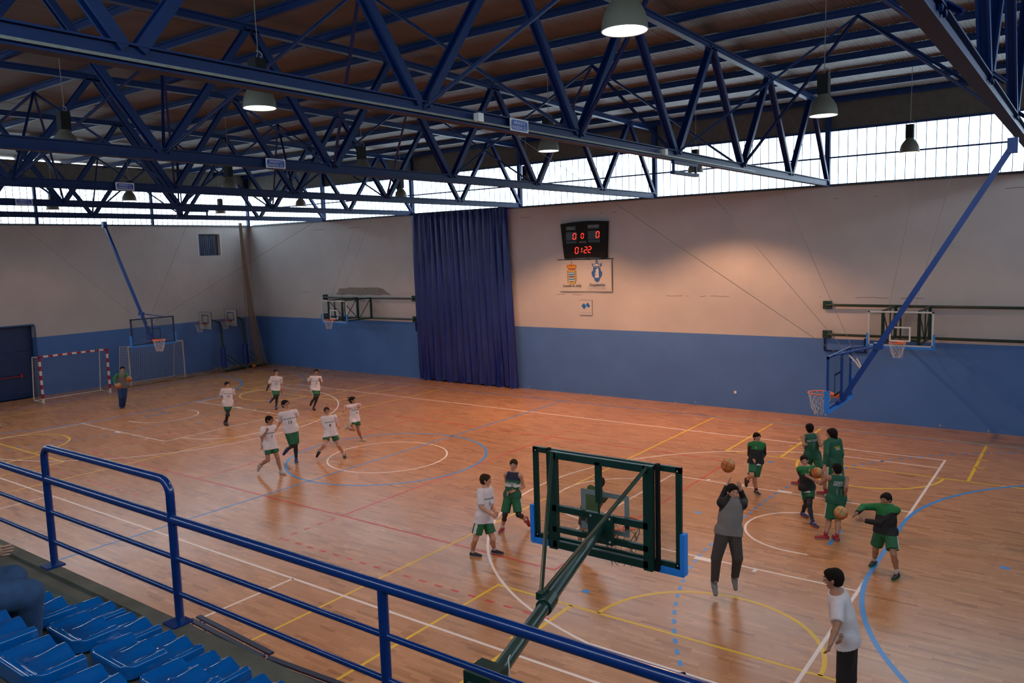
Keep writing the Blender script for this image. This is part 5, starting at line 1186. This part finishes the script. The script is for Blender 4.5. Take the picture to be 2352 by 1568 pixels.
    'hood': {'pv': [12.174, -3.79, 1.154], 'nk': [12.208, -3.69, 1.681], 'hd': [12.205, -3.672, 1.816], 'sl': [12.351, -3.575, 1.598], 'sr': [12.058, -3.824, 1.658], 'hl': [12.244, -3.729, 1.144], 'hr': [12.103, -3.852, 1.144], 'el': [12.264, -3.28, 1.568], 'wl': [12.235, -3.397, 1.809], 'kl': [12.34, -3.8, 0.71], 'al': [12.249, -3.678, 0.3], 'er': [11.944, -3.547, 1.581], 'wr': [12.017, -3.428, 1.863], 'kr': [12.044, -4.011, 0.719], 'ar': [12.012, -4.012, 0.28], 'f': [0.662, -0.75, 0.0], 'hf': [0.725, -0.689, 0.0], 'h': 1.8},
    'man': {'pv': [14.724, -6.264, 1.011], 'nk': [14.592, -6.282, 1.562], 'hd': [14.543, -6.293, 1.743], 'sl': [14.642, -6.471, 1.512], 'sr': [14.566, -6.09, 1.507], 'hl': [14.742, -6.355, 1.001], 'hr': [14.705, -6.172, 1.001], 'el': [14.699, -6.718, 1.333], 'wl': [14.685, -6.945, 1.188], 'kl': [14.732, -6.457, 0.535], 'al': [14.71, -6.49, 0.075], 'er': [14.684, -6.237, 1.141], 'wr': [14.702, -6.503, 1.093], 'kr': [14.783, -6.404, 0.514], 'ar': [14.769, -6.381, 0.075], 'f': [-0.982, -0.196, -0.0], 'hf': [-0.982, -0.196, -0.0], 'h': 1.8},
    'edge': {'pv': [-16.423, -4.582, 1.04], 'nk': [-16.469, -4.535, 1.603], 'hd': [-16.478, -4.511, 1.817], 'sl': [-16.297, -4.611, 1.57], 'sr': [-16.632, -4.466, 1.535], 'hl': [-16.342, -4.617, 1.03], 'hr': [-16.505, -4.546, 1.03], 'el': [-16.198, -4.462, 1.262], 'wl': [-16.196, -4.577, 0.981], 'kl': [-16.24, -4.576, 0.508], 'al': [-16.14, -4.503, 0.101], 'er': [-16.673, -4.68, 1.292], 'wr': [-16.672, -4.813, 0.979], 'kr': [-16.485, -4.665, 0.467], 'ar': [-16.644, -4.732, 0.075], 'f': [-0.401, -0.914, 0.0], 'hf': [-0.401, -0.914, 0.0], 'h': 1.7}
}
PG = 'players in white t-shirts and green shorts'; PB = 'players in green by the right-hand basket'
def go(key, lab, grid, skin, hair, outfit, group=None, **kw):
    J = dict(PEOPLE[key]); return person(lab, J, J['h'], grid, skin, hair, outfit, group, **kw)
T, m, fr = go('coach', 'man in grey and green sweatshirt and blue trousers holding two basketballs', .016, SKIN, HAIRD, dict(top=('jacket', [GREYF, BRIG, BRIG], m_raglan), low=('trousers', BLUEP, False), shoe=SHB, sole=SOLEO, hem=.05))
white = lambda **k: dict(dict(top=('tee', TEEM, None), low=('shorts', SHORTG, True), hem=.06), **k)
def tee(key, lab, grid, num, skin=SKIN, hair=HAIRD, nsx=.9, **kw):
    o = kw.pop('o'); T, m, fr = go(key, lab, grid, skin, hair, o, PG, **kw)
    it = [('BERTAMIRANS', .030, 0, .115, TEAL, .95, .0006)]
    if num: it.append((num, .075, .0, .175, PRD, nsx, .0022))
    decal(T, m['top'], fr, it); return T
tee('b11', 'jogging boy in white t-shirt with dark elbow sleeves, nearest the far free throw line', .016, '11', o=white(legmat=1, dark_sleeve='lr', shoe=SHB, sole=SOLEB, shortlen=.6, hem=.09))
tee('b12', 'boy in white t-shirt with one dark arm sleeve, back left of the jogging group', .016, '12', hair=HAIRB, o=white(legmat=1, dark_sleeve='r', shoe=SHN, sole=SOLEB))
tee('b3', 'boy in white t-shirt looking down with bent arms, closest to the curtain', .016, '3', skin=SKIN2, o=white(legmat=1, shoe=SHB, sole=SOLEB))
tee('b13', 'tall boy in white t-shirt number 13 with glasses and long green shorts', .014, '13', glasses=True, o=white(legmat=1, shoe=SHN, sole=SOLEW, shortlen=.95))
tee('b6', 'boy in white t-shirt raising a hand to his chin, with bare legs and grey shoes', .014, '7', glasses=True, skin=SKIN2, o=white(shoe=SHW, shortlen=.62, hem=.085))
tee('b7', 'boy in white t-shirt with glasses looking down, striding in the white centre circle', .014, '8', hair=HAIRB, glasses=True, o=white(shoe=SHB, sock=SOCKW, shortlen=.6, hem=.07, lookdown=1))
tee('girl', 'running player in white t-shirt with long dark hair flying back', .014, '4', hairlong='flow', skin=SKIN2, o=white(shoe=SHW, shortlen=.55, hem=.05))
tee('t9', 'boy in white t-shirt seen from the side, left of the green basket', .012, '5', hair=HAIRB, o=white(shoe=SHB, sock=SOCKW, shortlen=.75, hem=.075))
T, m, fr = go('j10', 'boy in dark green sleeveless jersey with a white chest band and red shoes', .012, SKIN, HAIRB, dict(top=('tank', [JERG, NAVYCL, PRW], m_tank), low=('shorts', SHORTG, True), legmat=1, tights_short=1, sock=SOCKW, shoe=SHR, hem=.03, fringe=1))
decal(T, m['top'], fr, [('BERTAMIRANS', .026, 0, .135, PRW, .9, .0005), ('12', .05, .02, .17, PRD, .9, .002)])
go('blur', 'boy in dark olive top running away behind the glass of the green basket', .014, SKIN2, HAIRB, dict(top=('tee', [OLIVE, OLIVE, OLIVE], None), low=('shorts', GREYD, False), shoe=SHB, hem=.02, shortlen=.8))
T, m, fr = go('g12', 'boy in black and green tracksuit top clasping his hands, left of the green players', .014, SKIN, HAIRD, dict(top=('jacket', [BLKF, BRIG, BRIG], m_jacket), low=('shorts', SHORTG, True), under=1, sock=SOCKR, shoe=SHB, hem=.02, fringe=1, slim=1.06), PB)
decal(T, m['top'], fr, [('3', .045, -.05, .07, PRW, 1, .001)])
T, m, fr = go('g7', 'boy in green sleeveless jersey number 7 seen from behind with red shoes', .014, SKIN2, HAIRD, dict(top=('tank', [JERG, JERG, JERG], None), low=('shorts', SHORTG, False), sock=SOCKR, shoe=SHR, hem=.05, foot_r=(-1, -.2, 0), foot_l=(-1, .3, 0)), PB)
decal(T, m['top'], fr, [('NICOLAS', .045, 0, .085, PRW, .85, .001), ('7', .10, 0, .17, PRG, .9, .003)], back=True)
T, m, fr = go('lh', 'player in long-sleeved green jacket with long dark curly hair, seen from behind', .014, SKIN, HAIRD, dict(top=('jacket', [JERG, JERG, JERG], None), low=('shorts', SHORTG, True), under=1, sock=SOCKR, shoe=SHW, hem=.05, slim=1.05), PB, hairlong=True)
decal(T, m['top'], fr, [('BASKET', .036, .0, .10, PRY, .8, .001), ('AMES', .042, .01, .125, PRW, .8, .001)], back=True)
T, m, fr = go('bb', 'boy in green and black short-sleeved top tilting his head beside a basketball', .012, SKIN, HAIRD, dict(top=('tee', [BLKF, BRIG, BRIG], m_jacket), low=('shorts', SHORTG, True), under=1, legmat=1, shoe=SHN, sole=SOLEO, hem=.035, shortlen=.62), PB)
T, m, fr = go('g11', 'boy in green sleeveless jersey number 11 seen from behind stretching his left arm', .012, SKIN2, HAIRD, dict(top=('tank', [JERG, JERG, JERG], None), low=('shorts', SHORTG, True), sock=SOCKB, shoe=SHR, hem=.05, foot_l=(-.9, -.45, 0), shortlen=.92), PB)
decal(T, m['top'], fr, [('MARIO', .042, 0, .075, PRW, .95, .001), ('MIGUEZ', .040, 0, .105, PRW, .95, .001), ('11', .11, 0, .19, PRG, .95, .004)], back=True)
go('pass', 'lunging boy in green and black tracksuit top passing a ball', .012, SKIN2, HAIRD, dict(top=('jacket', [BLKF, BRIG, BRIG], m_jacket), low=('shorts', SHORTG, True), sock=SOCKW, shoe=SHB, sole=SOLEG, hem=.02, shortlen=.8, fringe=1, slim=1.08, open_hand='lr'), PB)
go('hood', 'bearded man in grey hoodie with black sleeves jumping with both hands up', .011, SKIN, HAIRD, dict(top=('jacket', [GREYF, BLKF, BLKF], m_raglan), low=('trousers', GREYD, False), shoe=SHG, sole=SHG, hem=.03, hood=1, air=1, slim=1.12, open_hand='lr', cuff=.036), beard=True)
T, m, fr = go('man', 'dark-haired man in white t-shirt and black trousers watching from the near right', .010, SKIN2, HAIRD, dict(top=('tee', TEEM, None), low=('trousers', BLKF, False), shoe=SHB, hem=.055, slim=1.10), beard=True)
obj('lanyard', MB().tube([V(fr[0]+fr[2]*.040*1.8+fr[3]*.07), V(fr[0]+fr[2]*.045*1.8+fr[1]*.02), V(fr[0]-fr[3]*.085+fr[1]*.012), V(fr[0]-fr[2]*.045*1.8+fr[1]*.02), V(fr[0]-fr[2]*.04*1.8+fr[3]*.07)], .008, n=5), NAVYCL, T)
decal(T, m['top'], fr, [('2', .03, .02, .075, SOCKB, 1, .001)], back=True)
go('edge', 'person at the far left edge, only one white and red shoe in the picture', .018, SKIN, HAIRB, dict(top=('tee', TEEM, None), low=('shorts', SHORTG, False), shoe=SHW, sole=SHR, hem=.04))
# spectator on the third row
hx = dict(pv=(11.85, -15.10, 4.24), nk=(11.74, -15.16, 4.74), hd=(11.74, -15.10, 4.94), sl=(11.56, -15.14, 4.68), sr=(11.93, -15.17, 4.68), el=(11.60, -15.0, 4.44), wl=(11.80, -14.85, 4.42), er=(11.96, -15.05, 4.44), wr=(11.99, -14.90, 4.44),
          hl=(11.76, -15.08, 4.21), hr=(11.94, -15.10, 4.21), kl=(11.86, -14.72, 4.20), kr=(12.11, -14.73, 4.17), al=(11.80, -14.70, 3.86), ar=(11.98, -14.70, 3.85), f=(0, 1, 0), hf=(.1, .98, -.1))
person('seated spectator in dark blue jeans at the left end of the third row', hx, 1.66, .011, SKIN, HAIRB, dict(top=('jacket', [BLKF, BLKF, BLKF], None), low=('trousers', JEANS, False), shoe=SHB, hem=.02, foot_l=(0, 1, 0), foot_r=(0, 1, 0), open_hand='lr', cuff=.040))
# ---------------------------------------------------------------- basketballs
BALLO = mat('orange_ball_leather', (.50, .13, .025), .55, bump=.3, bscale=400); BALLY = mat('cream_ball_panel', (.46, .28, .11), .55, bump=.3, bscale=400)
def basketball(loc, lab, r=.12, rot=(0, 0, 0), two=True, r2=None):
    R = Matrix.Rotation(rot[0], 3, 'X') @ Matrix.Rotation(rot[1], 3, 'Y') @ Matrix.Rotation(rot[2], 3, 'Z')
    t = thing('basketball', lab, 'ball', (loc[0], loc[1], loc[2]-r), 'basketballs')
    mb = MB(); mb.ball((0, 0, 0), r, 0, 24, 16)
    if two:
        for i, f in enumerate(mb.f):
            c = sum((V(mb.v[k]) for k in f), V())/4
            if c.z > r*.62 or (abs(c.x) < r*.3 and c.y > 0): mb.m[i] = 1
    mb.v = [tuple(R @ V(v)+V(loc)) for v in mb.v]
    obj('ball', mb, [BALLO, BALLY], t, smooth=True)
    s = MB()
    for A in (Matrix.Identity(3), Matrix.Rotation(H, 3, 'X'), Matrix.Rotation(H, 3, 'Y')):
        s.tube([R @ (A @ V((r*1.002*math.cos(a), r*1.002*math.sin(a), 0)))+V(loc) for a in [2*math.pi*k/28 for k in range(28)]], .003, n=4, close=True)
    obj('seams', s, BLACK, t)
basketball((-15.227, -.319, 1.039), 'basketball in the lower hand of the man in the grey and green sweatshirt', rot=(.4, .5, 0))
basketball((-14.983, .023, 1.279), 'basketball in the raised hand of the man in the grey and green sweatshirt', rot=(-.6, .2, .5))
basketball((12.051, -3.496, 2.232), 'basketball flying above the hands of the jumping man', rot=(-.3, .3, .2))
basketball((12.481, .531, 1.159), 'basketball beside the boy tilting his head, touched by an outstretched hand', rot=(.3, 1.0, .4))
basketball((13.56, -1.896, 1.178), 'basketball just leaving the hands of the lunging boy', rot=(.9, .3, 1.2))
basketball((-20.66, 10.11, .13), 'old basketball lying in the foot of the gathered net', rot=(0, 0, 0), two=False)
